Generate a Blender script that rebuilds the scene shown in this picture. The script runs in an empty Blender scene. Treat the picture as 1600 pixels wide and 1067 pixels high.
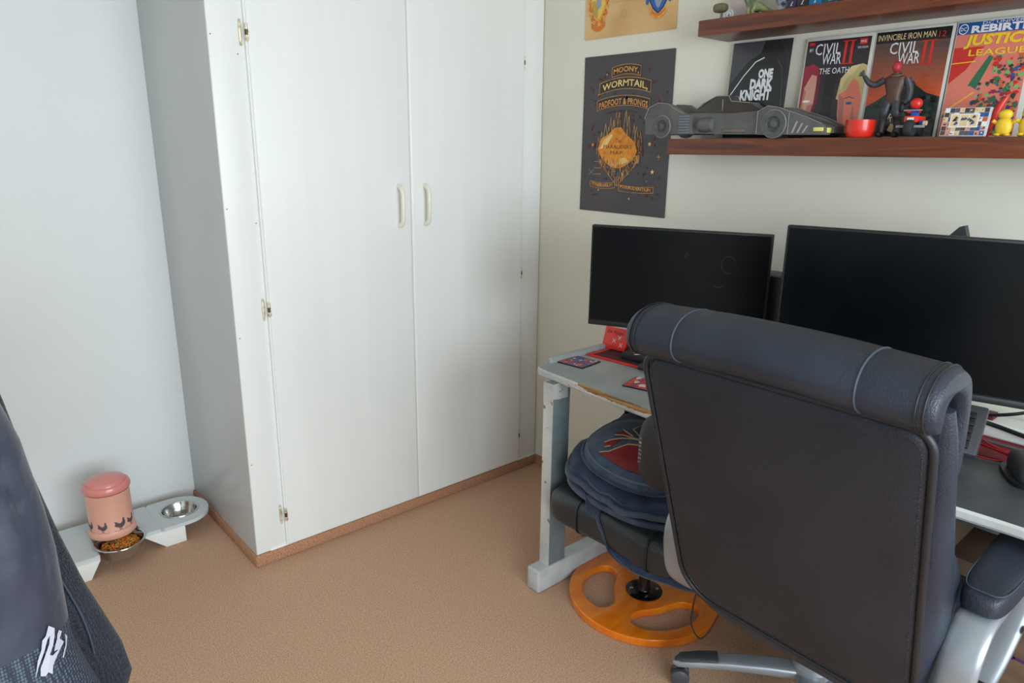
import bpy, bmesh, math, random
from mathutils import Vector, Matrix, noise as mnoise
random.seed(7)
PI = math.pi
S = bpy.context.scene
COL = S.collection
# ------------------------------------------------------------------ camera
cam_d = bpy.data.cameras.new('camera'); cam = bpy.data.objects.new('camera', cam_d); COL.objects.link(cam)
cam_d.sensor_width = 36.0; cam_d.lens = 25.0; cam_d.clip_start = 0.02
Rx = Vector((0.75323381, -0.65764953, 0.01165852))      # camera right, in world axes
Ry = Vector((0.1690051, 0.21063757, 0.96284427))         # camera up
Rz = Vector((-0.63566981, -0.72327651, 0.26980546))      # camera back
m3 = Matrix((Rx, Ry, Rz)).transposed()
cam.matrix_world = Matrix.Translation((0, 0, 1.5)) @ m3.to_4x4()
S.camera = cam
# ------------------------------------------------------------------ exposure, world and daylight
S.view_settings.view_transform = 'Standard'; S.view_settings.look = 'None'
S.view_settings.exposure = 0.0; S.view_settings.gamma = 1.0; S.view_settings.use_curve_mapping = False
W = bpy.data.worlds.new('world'); S.world = W; W.use_nodes = True
W.node_tree.nodes['Background'].inputs['Color'].default_value = (0.80, 0.90, 1.0, 1)
W.node_tree.nodes['Background'].inputs['Strength'].default_value = 1.6

def area(name, loc, target, sx, sy, power, color):
    d = bpy.data.lights.new(name, 'AREA'); d.shape = 'RECTANGLE'; d.size = sx; d.size_y = sy
    d.energy = power; d.color = color
    o = bpy.data.objects.new(name, d); COL.objects.link(o); o.location = loc
    o.rotation_euler = (Vector(target) - Vector(loc)).to_track_quat('-Z', 'Y').to_euler()
    return o
WY = -1.55          # wall behind the camera, with the window
LX = -1.75          # left wall
RX = 2.19           # right wall (desk)
BY = 2.99           # back wall
CZ = 2.50           # ceiling
area('window_daylight', (0.25, WY - 0.35, 1.75), (0.25, 1.5, 0.55), 2.9, 1.9, 175, (0.82, 0.94, 1.0))

# ------------------------------------------------------------------ materials
def lin(c):
    return tuple(((x / 255.0) / 12.92 if x / 255.0 <= 0.04045 else ((x / 255.0 + 0.055) / 1.055) ** 2.4) for x in c)
MATS = {}
def mat(name, rgb, rough=0.5, metal=0.0, var=0.06, scale=8.0, bump=0.0, bscale=200.0, coat=0.0, spec=0.5, rgb2=None, stretch=(1, 1, 1), detail=4.0, sheen=0.0, lo=0.35, hi=0.65, bdist=0.002):
    if name in MATS: return MATS[name]
    m = bpy.data.materials.new(name); m.use_nodes = True
    nt = m.node_tree; b = nt.nodes['Principled BSDF']
    c = lin(rgb)
    if rgb2 is None:
        c1 = tuple(max(0, v * (1 - var)) for v in c); c2 = tuple(min(1, v * (1 + var)) for v in c)
    else:
        c1 = c; c2 = lin(rgb2)
    tc = nt.nodes.new('ShaderNodeTexCoord'); mp = nt.nodes.new('ShaderNodeMapping')
    mp.inputs['Scale'].default_value = stretch
    nt.links.new(tc.outputs['Object'], mp.inputs['Vector'])
    n = nt.nodes.new('ShaderNodeTexNoise'); n.inputs['Scale'].default_value = scale; n.inputs['Detail'].default_value = detail
    nt.links.new(mp.outputs['Vector'], n.inputs['Vector'])
    r = nt.nodes.new('ShaderNodeValToRGB')
    r.color_ramp.elements[0].position = lo; r.color_ramp.elements[0].color = (*c1, 1)
    r.color_ramp.elements[1].position = hi; r.color_ramp.elements[1].color = (*c2, 1)
    nt.links.new(n.outputs['Fac'], r.inputs['Fac']); nt.links.new(r.outputs['Color'], b.inputs['Base Color'])
    b.inputs['Roughness'].default_value = rough; b.inputs['Metallic'].default_value = metal
    b.inputs['Coat Weight'].default_value = coat; b.inputs['Specular IOR Level'].default_value = spec
    if sheen: b.inputs['Sheen Weight'].default_value = sheen; b.inputs['Sheen Roughness'].default_value = 0.4
    if bump:
        n2 = nt.nodes.new('ShaderNodeTexNoise'); n2.inputs['Scale'].default_value = bscale; n2.inputs['Detail'].default_value = 3
        nt.links.new(mp.outputs['Vector'], n2.inputs['Vector'])
        bp = nt.nodes.new('ShaderNodeBump'); bp.inputs['Strength'].default_value = bump; bp.inputs['Distance'].default_value = bdist
        nt.links.new(n2.outputs['Fac'], bp.inputs['Height']); nt.links.new(bp.outputs['Normal'], b.inputs['Normal'])
    MATS[name] = m
    return m
def add_voronoi_bump(m, scale, strength, dist=0.0015, stretch=(1, 1, 1), invert=False):
    nt = m.node_tree; b = nt.nodes['Principled BSDF']
    tc = nt.nodes.new('ShaderNodeTexCoord'); mp = nt.nodes.new('ShaderNodeMapping'); mp.inputs['Scale'].default_value = stretch
    v = nt.nodes.new('ShaderNodeTexVoronoi'); v.inputs['Scale'].default_value = scale
    nt.links.new(tc.outputs['Object'], mp.inputs['Vector']); nt.links.new(mp.outputs['Vector'], v.inputs['Vector'])
    bp = nt.nodes.new('ShaderNodeBump'); bp.inputs['Strength'].default_value = strength; bp.inputs['Distance'].default_value = dist; bp.invert = invert
    nt.links.new(v.outputs['Distance'], bp.inputs['Height']); nt.links.new(bp.outputs['Normal'], b.inputs['Normal'])
    return m
wall_m = mat('wall_paint', (230, 234, 235), 0.75, var=0.012, scale=2.5, bump=0.25, bscale=45, bdist=0.003)
wallw_m = mat('wall_paint_warm_bounce', (228, 224, 210), 0.7, var=0.015, scale=3, bump=0.3, bscale=38, bdist=0.003)  # same paint as the other walls, with warm bounced light put into the colour
ceil_m = mat('ceiling_paint', (226, 222, 212), 0.9, var=0.01)
carpet_m = mat('carpet', (172, 130, 104), 0.97, rgb2=(228, 190, 160), scale=240, detail=8, bump=0.6, bscale=420, bdist=0.004, spec=0.1, lo=0.3, hi=0.72)
carpetd_m = mat('carpet_skirting', (160, 114, 88), 0.97, rgb2=(200, 152, 120), scale=170, bump=0.8, bscale=260, bdist=0.004, spec=0.1)
white_m = mat('white_lacquer', (236, 237, 235), 0.38, var=0.012, scale=3, stretch=(6, 6, 0.4), bump=0.06, bscale=30, bdist=0.001)
whitep_m = mat('white_panel', (204, 210, 211), 0.3, var=0.02, scale=2, bump=0.05, bscale=25, bdist=0.001)
cream_m = mat('cream_plastic', (236, 232, 216), 0.25, var=0.01, coat=0.3)
brass_m = mat('painted_brass', (222, 212, 190), 0.4, metal=0.35, rgb2=(150, 122, 80), scale=90, lo=0.5, hi=0.75)
dark_brass = mat('dark_steel', (90, 84, 80), 0.4, metal=0.8)
leather = mat('black_leather', (29, 37, 50), 0.42, rgb2=(42, 51, 66), scale=6, bump=0.6, bscale=300, bdist=0.0022, spec=0.55)
leather2 = mat('black_leather_panel', (23, 28, 38), 0.46, rgb2=(33, 38, 49), scale=4, bump=0.6, bscale=300, bdist=0.0022, spec=0.5)
piping_m = mat('black_piping', (20, 24, 32), 0.5, var=0.1, spec=0.6)
thread_m = mat('grey_stitching', (66, 75, 90), 0.6)
silver_m = mat('silver_plastic', (158, 164, 172), 0.34, metal=0.45, var=0.03, scale=12)
blackp = mat('black_plastic', (24, 25, 28), 0.42, var=0.1, scale=20)
dgrey = mat('dark_grey_plastic', (58, 60, 66), 0.5, var=0.06)
screen_m = mat('black_screen', (4, 7, 11), 0.24, rgb2=(8, 11, 17), scale=9, lo=0.45, hi=0.8, spec=0.22)
screen_m.node_tree.nodes['Principled BSDF'].inputs['Roughness'].default_value = 0.28
smudge_m = mat('screen_smudge', (40, 44, 50), 0.6, var=0.2, scale=60)
orange_m = mat('orange_wood', (222, 110, 12), 0.28, rgb2=(238, 134, 26), scale=7, stretch=(1, 5, 1), coat=0.5)
chrome = mat('steel', (200, 200, 198), 0.16, metal=1.0, var=0.03)
pink_m = mat('pink_enamel', (228, 168, 148), 0.38, var=0.05, scale=9, coat=0.3)
pink2_m = mat('pink_lid_enamel', (226, 140, 132), 0.32, var=0.03, coat=0.3)
ink_m = mat('grey_print', (92, 78, 88), 0.6, var=0.2, scale=80)
navy = mat('navy_canvas', (30, 44, 68), 0.85, rgb2=(44, 60, 88), scale=25, bump=0.6, bscale=300, sheen=0.3)
navy2 = mat('slate_canvas', (50, 64, 84), 0.85, rgb2=(66, 82, 100), scale=20, bump=0.6, bscale=300, sheen=0.3)
blue_trim = mat('blue_trim', (44, 62, 150), 0.6)
redpanel = mat('dark_red_vinyl', (112, 26, 32), 0.45, rgb2=(134, 38, 42), scale=20, bump=0.4, bscale=60)
beige_trim = mat('beige_trim', (178, 150, 120), 0.7)
red_m = mat('red_plastic', (226, 44, 28), 0.35, coat=0.3)
red_cable = mat('red_cable', (180, 34, 40), 0.45)
matred = mat('red_mat_print', (150, 44, 52), 0.8, rgb2=(100, 34, 42), scale=12)
matdark = mat('maroon_mat', (62, 24, 30), 0.85, rgb2=(84, 32, 36), scale=14)
matedge = mat('red_mat_edge', (224, 44, 36), 0.7)
whitepl = mat('white_plastic', (226, 226, 222), 0.4)
card_m = mat('cardboard', (120, 98, 78), 0.85, rgb2=(136, 112, 90), scale=5, stretch=(1, 1, 8))
purple_m = mat('purple_ink', (90, 30, 130), 0.6)
yellow_m = mat('yellow_plastic', (240, 200, 50), 0.45)
gold_m = mat('gold_print', (214, 138, 52), 0.6, rgb2=(240, 180, 84), scale=60)
gold2_m = mat('pale_gold_print', (236, 190, 96), 0.6, rgb2=(244, 214, 140), scale=30)
brownl_m = mat('brown_print', (112, 72, 48), 0.6, rgb2=(78, 50, 40), scale=60)
crimson_m = mat('crimson_print', (150, 36, 44), 0.6, rgb2=(96, 30, 40), scale=60)
posterk_m = mat('black_poster_paper', (52, 46, 52), 0.3, rgb2=(62, 54, 60), scale=5, spec=0.7)
parch_m = mat('parchment_paper', (224, 186, 130), 0.6, rgb2=(208, 164, 108), scale=6)
sleeve_m = mat('clear_sleeve_edge', (208, 206, 200), 0.2, coat=0.5)

def wood_mat(name, a, b, c, axis, rough=0.4, scale=1.0):
    m = bpy.data.materials.new(name); m.use_nodes = True; nt = m.node_tree; p = nt.nodes['Principled BSDF']
    tc = nt.nodes.new('ShaderNodeTexCoord'); mp = nt.nodes.new('ShaderNodeMapping')
    s = [14 * scale] * 3; s[axis] = 0.9 * scale; mp.inputs['Scale'].default_value = s
    n = nt.nodes.new('ShaderNodeTexNoise'); n.inputs['Scale'].default_value = 2.2; n.inputs['Detail'].default_value = 7; n.inputs['Distortion'].default_value = 1.4
    r = nt.nodes.new('ShaderNodeValToRGB'); e = r.color_ramp.elements
    e[0].position = 0.3; e[0].color = (*lin(a), 1); e[1].position = 0.72; e[1].color = (*lin(c), 1)
    k = e.new(0.52); k.color = (*lin(b), 1)
    nt.links.new(tc.outputs['Object'], mp.inputs['Vector']); nt.links.new(mp.outputs['Vector'], n.inputs['Vector'])
    nt.links.new(n.outputs['Fac'], r.inputs['Fac']); nt.links.new(r.outputs['Color'], p.inputs['Base Color'])
    p.inputs['Roughness'].default_value = rough
    MATS[name] = m; return m
walnut = wood_mat('walnut', (62, 30, 18), (112, 56, 32), (140, 76, 46), 1, 0.38)
rawwood = wood_mat('raw_plywood', (84, 58, 34), (160, 118, 66), (196, 152, 92), 1, 0.7, 2)

def worn_mat(name, base, base2, chip, chipscale, thr, rough=0.5):
    """paint with chips of the layer below showing"""
    m = mat(name, base, rough, rgb2=base2, scale=7, detail=8)
    nt = m.node_tree; p = nt.nodes['Principled BSDF']
    ramp = [n for n in nt.nodes if n.type == 'VALTORGB'][0]
    tc = [n for n in nt.nodes if n.type == 'TEX_COORD'][0]
    n = nt.nodes.new('ShaderNodeTexNoise'); n.inputs['Scale'].default_value = chipscale; n.inputs['Detail'].default_value = 8
    nt.links.new(tc.outputs['Object'], n.inputs['Vector'])
    r = nt.nodes.new('ShaderNodeValToRGB'); r.color_ramp.elements[0].position = thr; r.color_ramp.elements[1].position = thr + 0.02
    mx = nt.nodes.new('ShaderNodeMixRGB'); mx.inputs['Color2'].default_value = (*lin(chip), 1)
    nt.links.new(n.outputs['Fac'], r.inputs['Fac']); nt.links.new(r.outputs['Color'], mx.inputs['Fac'])
    nt.links.new(ramp.outputs['Color'], mx.inputs['Color1']); nt.links.new(mx.outputs['Color'], p.inputs['Base Color'])
    return m
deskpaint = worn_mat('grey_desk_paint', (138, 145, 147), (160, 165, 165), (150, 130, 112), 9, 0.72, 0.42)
desktop_dark = worn_mat('dark_desk_top', (50, 55, 61), (76, 81, 86), (120, 122, 122), 16, 0.74, 0.45)
postpaint = worn_mat('blue_grey_post_paint', (104, 118, 124), (122, 134, 138), (170, 170, 168), 14, 0.70, 0.5)
edgepaint = worn_mat('white_edge_paint', (178, 180, 178), (212, 212, 208), (132, 116, 102), 40, 0.64, 0.5)

# ------------------------------------------------------------------ mesh helpers
def props(o, label=None, cat=None, group=None, kind=None):
    if label: o['label'] = label
    if cat: o['category'] = cat
    if group: o['group'] = group
    if kind: o['kind'] = kind
    return o
def thing(name, label, cat, loc=(0, 0, 0), rotz=0.0, group=None):
    o = bpy.data.objects.new(name, None); COL.objects.link(o); o.empty_display_size = 0.05
    o.location = loc; o.rotation_euler = (0, 0, rotz)
    return props(o, label, cat, group)
def wmat(o):
    M = Matrix.LocRotScale(o.location, o.rotation_euler, o.scale)
    return (wmat(o.parent) @ M) if o.parent else M
class MB:
    def __init__(s): s.v = []; s.f = []; s.m = []
    def add(s, vs, fs, mi=0, M=None):
        b = len(s.v)
        s.v += [tuple(M @ Vector(v)) if M else tuple(v) for v in vs]
        s.f += [tuple(i + b for i in f) for f in fs]; s.m += [mi] * len(fs); return s
    def addbm(s, bm, mi=0, M=None):
        bm.verts.ensure_lookup_table()
        for i, v in enumerate(bm.verts): v.index = i
        s.add([v.co[:] for v in bm.verts], [[v.index for v in f.verts] for f in bm.faces], mi, M); bm.free(); return s
    def box(s, a, b, r=0.0, seg=2, mi=0, M=None):
        bm = bmesh.new(); bmesh.ops.create_cube(bm, size=1)
        c = [(p + q) / 2 for p, q in zip(a, b)]; d = [abs(q - p) for p, q in zip(a, b)]
        for v in bm.verts: v.co = Vector([c[i] + v.co[i] * d[i] for i in range(3)])
        if r > 0:
            r = min(r, min(d) * 0.49)
            bmesh.ops.bevel(bm, geom=bm.edges[:], offset=r, segments=seg, profile=0.5, affect='EDGES')
        return s.addbm(bm, mi, M)
    def lathe(s, prof, c=(0, 0, 0), n=40, mi=0, M=None, axis='Z'):
        vs = []; fs = []
        for (r, z) in prof:
            for k in range(n):
                a = 2 * PI * k / n; x, y = r * math.cos(a), r * math.sin(a)
                p = (x, y, z) if axis == 'Z' else ((x, z, y) if axis == 'Y' else (z, x, y))
                vs.append((c[0] + p[0], c[1] + p[1], c[2] + p[2]))
        for i in range(len(prof) - 1):
            for k in range(n):
                q = (i * n + k, i * n + (k + 1) % n, (i + 1) * n + (k + 1) % n, (i + 1) * n + k)
                fs.append(q if axis == 'Z' else q[::-1])
        if prof[0][0] > 1e-5: fs.append(tuple(range(n))[::-1])
        if prof[-1][0] > 1e-5: fs.append(tuple((len(prof) - 1) * n + k for k in range(n)))
        return s.add(vs, fs, mi, M)
    def tube(s, pts, r, n=10, mi=0, M=None, closed=False, flat=None):
        """sweep a circle (or an ellipse: flat=(a,b,up)) along points; r may be a list"""
        P = [Vector(p) for p in pts]; N = len(P)
        R = r if isinstance(r, (list, tuple)) else [r] * N
        vs = []; fs = []; up = None
        for i in range(N):
            if closed: t = P[(i + 1) % N] - P[i - 1]
            else: t = P[min(i + 1, N - 1)] - P[max(i - 1, 0)]
            if t.length < 1e-9: t = Vector((0, 0, 1))
            t.normalize()
            if flat:
                u = Vector(flat[2]); w = t.cross(u)
                if w.length < 1e-6: w = Vector((1, 0, 0))
                w.normalize(); u = w.cross(t).normalized(); a, b = flat[0], flat[1]
            else:
                if up is None:
                    up = Vector((0, 0, 1)) if abs(t.z) < 0.9 else Vector((1, 0, 0))
                u = (up - t * up.dot(t)); u.normalize(); up = u; w = t.cross(u); a = b = 1
            for k in range(n):
                an = 2 * PI * k / n
                if flat:
                    ca, sa = math.cos(an), math.sin(an)
                    ca = math.copysign(abs(ca) ** 0.55, ca); sa = math.copysign(abs(sa) ** 0.55, sa)
                    vs.append(P[i] + (w * ca * a + u * sa * b) * R[i])
                else: vs.append(P[i] + (u * math.cos(an) + w * math.sin(an)) * R[i])
        m = N if closed else N - 1
        for i in range(m):
            j = (i + 1) % N
            for k in range(n):
                fs.append((i * n + k, i * n + (k + 1) % n, j * n + (k + 1) % n, j * n + k))
        if not closed:
            fs.append(tuple(range(n))[::-1]); fs.append(tuple((N - 1) * n + k for k in range(n)))
        return s.add(vs, fs, mi, M)
    def loft(s, rings, mi=0, M=None, caps=True):
        n = len(rings[0]); vs = [p for r in rings for p in r]; fs = []
        for i in range(len(rings) - 1):
            for k in range(n):
                fs.append((i * n + k, i * n + (k + 1) % n, (i + 1) * n + (k + 1) % n, (i + 1) * n + k))
        if caps == 'flat':
            from mathutils.geometry import tessellate_polygon
            for base in (0, (len(rings) - 1) * n):
                for t3 in tessellate_polygon([[Vector(vs[base + k]) for k in range(n)]]): fs.append(tuple(base + k for k in t3))
        elif caps:
            for base, rev in ((0, True), ((len(rings) - 1) * n, False)):
                c = Vector((0, 0, 0))
                for k in range(n): c += Vector(vs[base + k])
                vs.append(tuple(c / n)); ci = len(vs) - 1
                for k in range(n):
                    t = (base + k, base + (k + 1) % n, ci); fs.append(t[::-1] if rev else t)
        return s.add(vs, fs, mi, M)
    def prism(s, poly, a, b, plane='XY', mi=0, M=None, r=0.0):
        bm = bmesh.new()
        def P(u, v, w): return {'XY': (u, v, w), 'XZ': (u, w, v), 'YZ': (w, u, v)}[plane]
        vs = [bm.verts.new(P(u, v, a)) for u, v in poly]; f = bm.faces.new(vs)
        ex = bmesh.ops.extrude_face_region(bm, geom=[f])
        d = Vector(P(0, 0, b - a))
        bmesh.ops.translate(bm, vec=d, verts=[g for g in ex['geom'] if isinstance(g, bmesh.types.BMVert)])
        bmesh.ops.recalc_face_normals(bm, faces=bm.faces[:])
        if r > 0: bmesh.ops.bevel(bm, geom=bm.edges[:], offset=r, segments=2, profile=0.5, affect='EDGES')
        return s.addbm(bm, mi, M)
    def pillow(s, c, d, e=0.5, n=28, mi=0, M=None, f=None):
        """superellipsoid: d = half sizes, e small = boxier"""
        def sp(x, p): return math.copysign(abs(x) ** p, x)
        vs = []; fs = []; nu = n; nv = n // 2
        for j in range(nv + 1):
            ph = -PI / 2 + PI * j / nv
            for i in range(nu):
                th = 2 * PI * i / nu
                x = sp(math.cos(ph), e) * sp(math.cos(th), e); y = sp(math.cos(ph), e) * sp(math.sin(th), e); z = sp(math.sin(ph), e)
                p = Vector((x * d[0], y * d[1], z * d[2]))
                if f: p = f(p)
                vs.append((c[0] + p[0], c[1] + p[1], c[2] + p[2]))
        for j in range(nv):
            for i in range(nu):
                fs.append((j * nu + i, j * nu + (i + 1) % nu, (j + 1) * nu + (i + 1) % nu, (j + 1) * nu + i))
        return s.add(vs, fs, mi, M)
    def build(s, name, mats, parent=None, world=False, smooth=True, angle=40, label=None, sub=0):
        me = bpy.data.meshes.new(name)
        vs = s.v
        if parent is not None and world:
            I = wmat(parent).inverted(); vs = [tuple(I @ Vector(v)) for v in vs]
        me.from_pydata(vs, [], s.f); me.validate()
        if not isinstance(mats, (list, tuple)): mats = [mats]
        for m in mats: me.materials.append(m)
        if len(me.polygons) == len(s.m):
            me.polygons.foreach_set('material_index', s.m)
        bm = bmesh.new(); bm.from_mesh(me)
        bmesh.ops.remove_doubles(bm, verts=bm.verts[:], dist=1e-6)
        bmesh.ops.recalc_face_normals(bm, faces=bm.faces[:])
        bm.to_mesh(me); bm.free()
        if smooth:
            me.polygons.foreach_set('use_smooth', [True] * len(me.polygons))
            try: me.set_sharp_from_angle(angle=math.radians(angle))
            except Exception: pass
        o = bpy.data.objects.new(name, me); COL.objects.link(o)
        if parent is not None: o.parent = parent
        if label: o['label'] = label
        if sub:
            md = o.modifiers.new('sub', 'SUBSURF'); md.levels = sub; md.render_levels = sub
        return o
def solo(mb, name, mats, label, cat, loc=(0, 0, 0), rotz=0, group=None, world=False, **k):
    """a thing that is one mesh; its geometry is local to loc"""
    if world:
        mb.v = [(x - loc[0], y - loc[1], z - loc[2]) for x, y, z in mb.v]
    o = mb.build(name, mats, **k); o.location = loc; o.rotation_euler = (0, 0, rotz)
    return props(o, label, cat, group)
def struct(mb, name, mats, **k):
    o = mb.build(name, mats, **k); o['kind'] = 'structure'; return o
def catmull(pts, n=6, closed=False):
    P = [Vector(p) for p in pts]; out = []; N = len(P)
    for i in range(N if closed else N - 1):
        p0 = P[i - 1] if (closed or i > 0) else P[0]; p1 = P[i]; p2 = P[(i + 1) % N]
        p3 = P[(i + 2) % N] if (closed or i + 2 < N) else P[-1]
        for k in range(n):
            t = k / n
            out.append(0.5 * ((2 * p1) + (-p0 + p2) * t + (2 * p0 - 5 * p1 + 4 * p2 - p3) * t * t + (-p0 + 3 * p1 - 3 * p2 + p3) * t ** 3))
    if not closed: out.append(P[-1])
    return out
def interp(tab, z):
    if z <= tab[0][0]: return tab[0][1]
    for (a, x), (b, y) in zip(tab, tab[1:]):
        if z <= b: return x + (y - x) * (z - a) / (b - a)
    return tab[-1][1]

# text as flat polygons ------------------------------------------------------
TXT = {}
def text_polys(s, bold=0.0):
    key = (s, bold)
    if key in TXT: return TXT[key]
    cu = bpy.data.curves.new('tmp', 'FONT'); cu.body = s; cu.size = 1; cu.offset = bold; cu.resolution_u = 2
    ob = bpy.data.objects.new('tmp', cu); COL.objects.link(ob)
    dg = bpy.context.evaluated_depsgraph_get()
    me = bpy.data.meshes.new_from_object(ob.evaluated_get(dg))
    vs = [(v.co.x, v.co.y) for v in me.vertices]; fs = [tuple(p.vertices) for p in me.polygons]
    bpy.data.objects.remove(ob); bpy.data.curves.remove(cu); bpy.data.meshes.remove(me)
    if vs:
        x0 = min(v[0] for v in vs); x1 = max(v[0] for v in vs); y0 = min(v[1] for v in vs); y1 = max(v[1] for v in vs)
        vs = [((x - x0) / max(x1 - x0, 1e-6), (y - y0) / max(y1 - y0, 1e-6)) for x, y in vs]
    TXT[key] = (vs, fs); return TXT[key]
class Art(MB):
    """flat printed shapes on a surface: origin O, unit vectors U (right), V (up), N (out); metres"""
    def __init__(s, O, U, V, gap=0.0004):
        MB.__init__(s); s.O = Vector(O); s.U = Vector(U).normalized(); s.V = Vector(V).normalized(); s.N = s.U.cross(s.V); s.gap = gap
        s.fn = None
    def P(s, u, v, l):
        if s.fn: u, v = s.fn(u, v)
        return s.O + s.U * u + s.V * v + s.N * (s.gap * l)
    def poly(s, pts, mi, l=1):
        s.add([s.P(u, v, l) for u, v in pts], [tuple(range(len(pts)))], mi); return s
    def rect(s, u0, v0, u1, v1, mi, l=1): return s.poly([(u0, v0), (u1, v0), (u1, v1), (u0, v1)], mi, l)
    def disc(s, u, v, ru, rv, mi, l=1, n=20, a0=0, a1=2 * PI):
        return s.poly([(u + ru * math.cos(a0 + (a1 - a0) * k / n), v + rv * math.sin(a0 + (a1 - a0) * k / n)) for k in range(n)], mi, l)
    def line(s, pts, w, mi, l=1):
        for a, b in zip(pts, pts[1:]):
            d = Vector((b[0] - a[0], b[1] - a[1])); 
            if d.length < 1e-7: continue
            d.normalize(); q = Vector((-d.y, d.x)) * w / 2; e = d * w * 0.3
            s.poly([(a[0] - e.x + q.x, a[1] - e.y + q.y), (a[0] - e.x - q.x, a[1] - e.y - q.y), (b[0] + e.x - q.x, b[1] + e.y - q.y), (b[0] + e.x + q.x, b[1] + e.y + q.y)], mi, l)
        return s
    def star(s, u, v, r, mi, l=2, n=5, inner=0.4):
        return s.poly([(u + (r if k % 2 == 0 else r * inner) * math.sin(PI * k / n), v + (r if k % 2 == 0 else r * inner) * math.cos(PI * k / n)) for k in range(2 * n)], mi, l)
    def text(s, t, u, v, w, h, mi, l=3, bold=0.0, arc=0.0, slope=0.0, shear=0.0, rot=0.0):
        """fit text in a box w x h with its lower-left corner at u,v; arc = sagitta"""
        vs, fs = text_polys(t, bold); out = []
        for x, y in vs:
            a = u + x * w + y * h * shear; b = v + y * h + slope * x * w + arc * (1 - (2 * x - 1) ** 2)
            if rot:
                c, sn = math.cos(rot), math.sin(rot); da, db = a - u, b - v; a, b = u + c * da - sn * db, v + sn * da + c * db
            out.append(s.P(a, b, l))
        s.add(out, fs, mi); return s
    def serif(s, t, u, v, w, h, mi, l=3, bold=0.0, arc=0.0, **k):
        return s.text(t, u, v, w, h, mi, l, bold, arc, **k)
def arcband(u0, u1, v, h, sag, n=14, tail=0.0):
    top = [(u0 + (u1 - u0) * k / n, v + h + sag * (1 - (2 * k / n - 1) ** 2)) for k in range(n + 1)]
    bot = [(u0 + (u1 - u0) * k / n, v + sag * (1 - (2 * k / n - 1) ** 2)) for k in range(n, -1, -1)]
    return top + bot + [top[0]]

# ================================================================== ROOM
def quadbox(name, a, b, m): return struct(MB().box(a, b), name, m, smooth=False)
quadbox('floor', (LX - 0.1, WY - 0.1, -0.1), (RX + 0.1, BY + 0.1, 0.0), carpet_m)
quadbox('ceiling', (LX - 0.1, WY - 0.1, CZ), (RX + 0.1, BY + 0.1, CZ + 0.1), ceil_m)
quadbox('wall_back', (LX - 0.1, BY, 0), (RX + 0.1, BY + 0.1, CZ), wall_m)
quadbox('wall_right', (RX, WY, 0), (RX + 0.1, BY, CZ), wallw_m)
quadbox('wall_left', (LX - 0.1, WY, 0), (LX, BY, CZ), wall_m)
wx0, wx1, wz0, wz1 = -1.1, 1.6, 0.70, 2.20
w = MB(); w.box((LX, WY - 0.1, 0), (wx0, WY, CZ)); w.box((wx1, WY - 0.1, 0), (RX, WY, CZ))
w.box((wx0, WY - 0.1, 0), (wx1, WY, wz0)); w.box((wx0, WY - 0.1, wz1), (wx1, WY, CZ))
struct(w, 'wall_front', wall_m, smooth=False)
w = MB()
for a, b in (((wx0, wz0), (wx1, wz0 + 0.05)), ((wx0, wz1 - 0.05), (wx1, wz1)), ((wx0, wz0), (wx0 + 0.05, wz1)), ((wx1 - 0.05, wz0), (wx1, wz1)), ((0.225, wz0), (0.275, wz1))):
    w.box((a[0], WY - 0.06, a[1]), (b[0], WY - 0.01, b[1]))
struct(w, 'window_1', white_m, smooth=False)
quadbox('baseboard_right', (RX - 0.008, WY, 0), (RX, 2.305, 0.045), carpetd_m)

# ================================================================== WARDROBE
WX0, WXR, FY = 0.812, 2.186, 2.313
wd = thing('wardrobe', 'tall built-in white wardrobe with two flat doors in the corner of the room', 'wardrobe', (WX0, FY, 0))
b = MB().box((WX0, FY, 0.042), (WX0 + 0.018, BY - 0.002, CZ - 0.002), 0.002); b.build('side_panel', mat('side_panel_shaded_white', (196, 199, 199), 0.3, var=.03, scale=2, bump=.05, bscale=25, bdist=.001), wd, True)  # white like the doors; the shade on this side is put into its grey
b = MB(); b.box((WX0 + 0.002, FY - 0.002, 0.045), (0.924, FY + 0.02, CZ - 0.002), 0.0025); b.build('face_frame', white_m, wd, True)
b = MB(); b.box((2.078, FY - 0.002, 0.045), (WXR, FY + 0.02, CZ - 0.002), 0.0025); b.build('face_frame', white_m, wd, True)
b = MB(); b.box((0.924, FY, 2.30), (2.078, FY + 0.02, CZ - 0.002), 0.002); b.box((WX0 + 0.05, FY - 0.006, 0.036), (WXR - 0.003, FY + 0.02, 0.052), 0.003)
b.box((2.068, FY + 0.004, 0.052), (2.078, FY + 0.02, 2.30)); b.box((0.9225, FY - 0.0135, 0.052), (0.9275, FY + 0.012, 2.30)); b.build('rail', white_m, wd, True)
b = MB().box((WX0 - 0.006, FY - 0.012, 0.0), (WXR, FY + 0.004, 0.0455), 0.006); b.box((WX0 - 0.008, FY - 0.010, 0), (WX0 + 0.006, BY - 0.002, 0.042), 0.005)
b.build('carpeted_plinth', carpetd_m, wd, True)
for x_, z_ in ((.822, 1.80), (.822, 1.285), (.912, 1.235), (.824, .86), (.90, 1.75), (.823, .40)):
    n1 = MB(); n1.lathe([(.0001, -.0008), (.0022, -.0006), (.0022, 0), (.0001, 0)], (x_, FY - .002, z_), 10, axis='Y'); n1.build('nail_head', mat('rusty_nail', (150, 112, 92), .7), wd, True)
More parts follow.
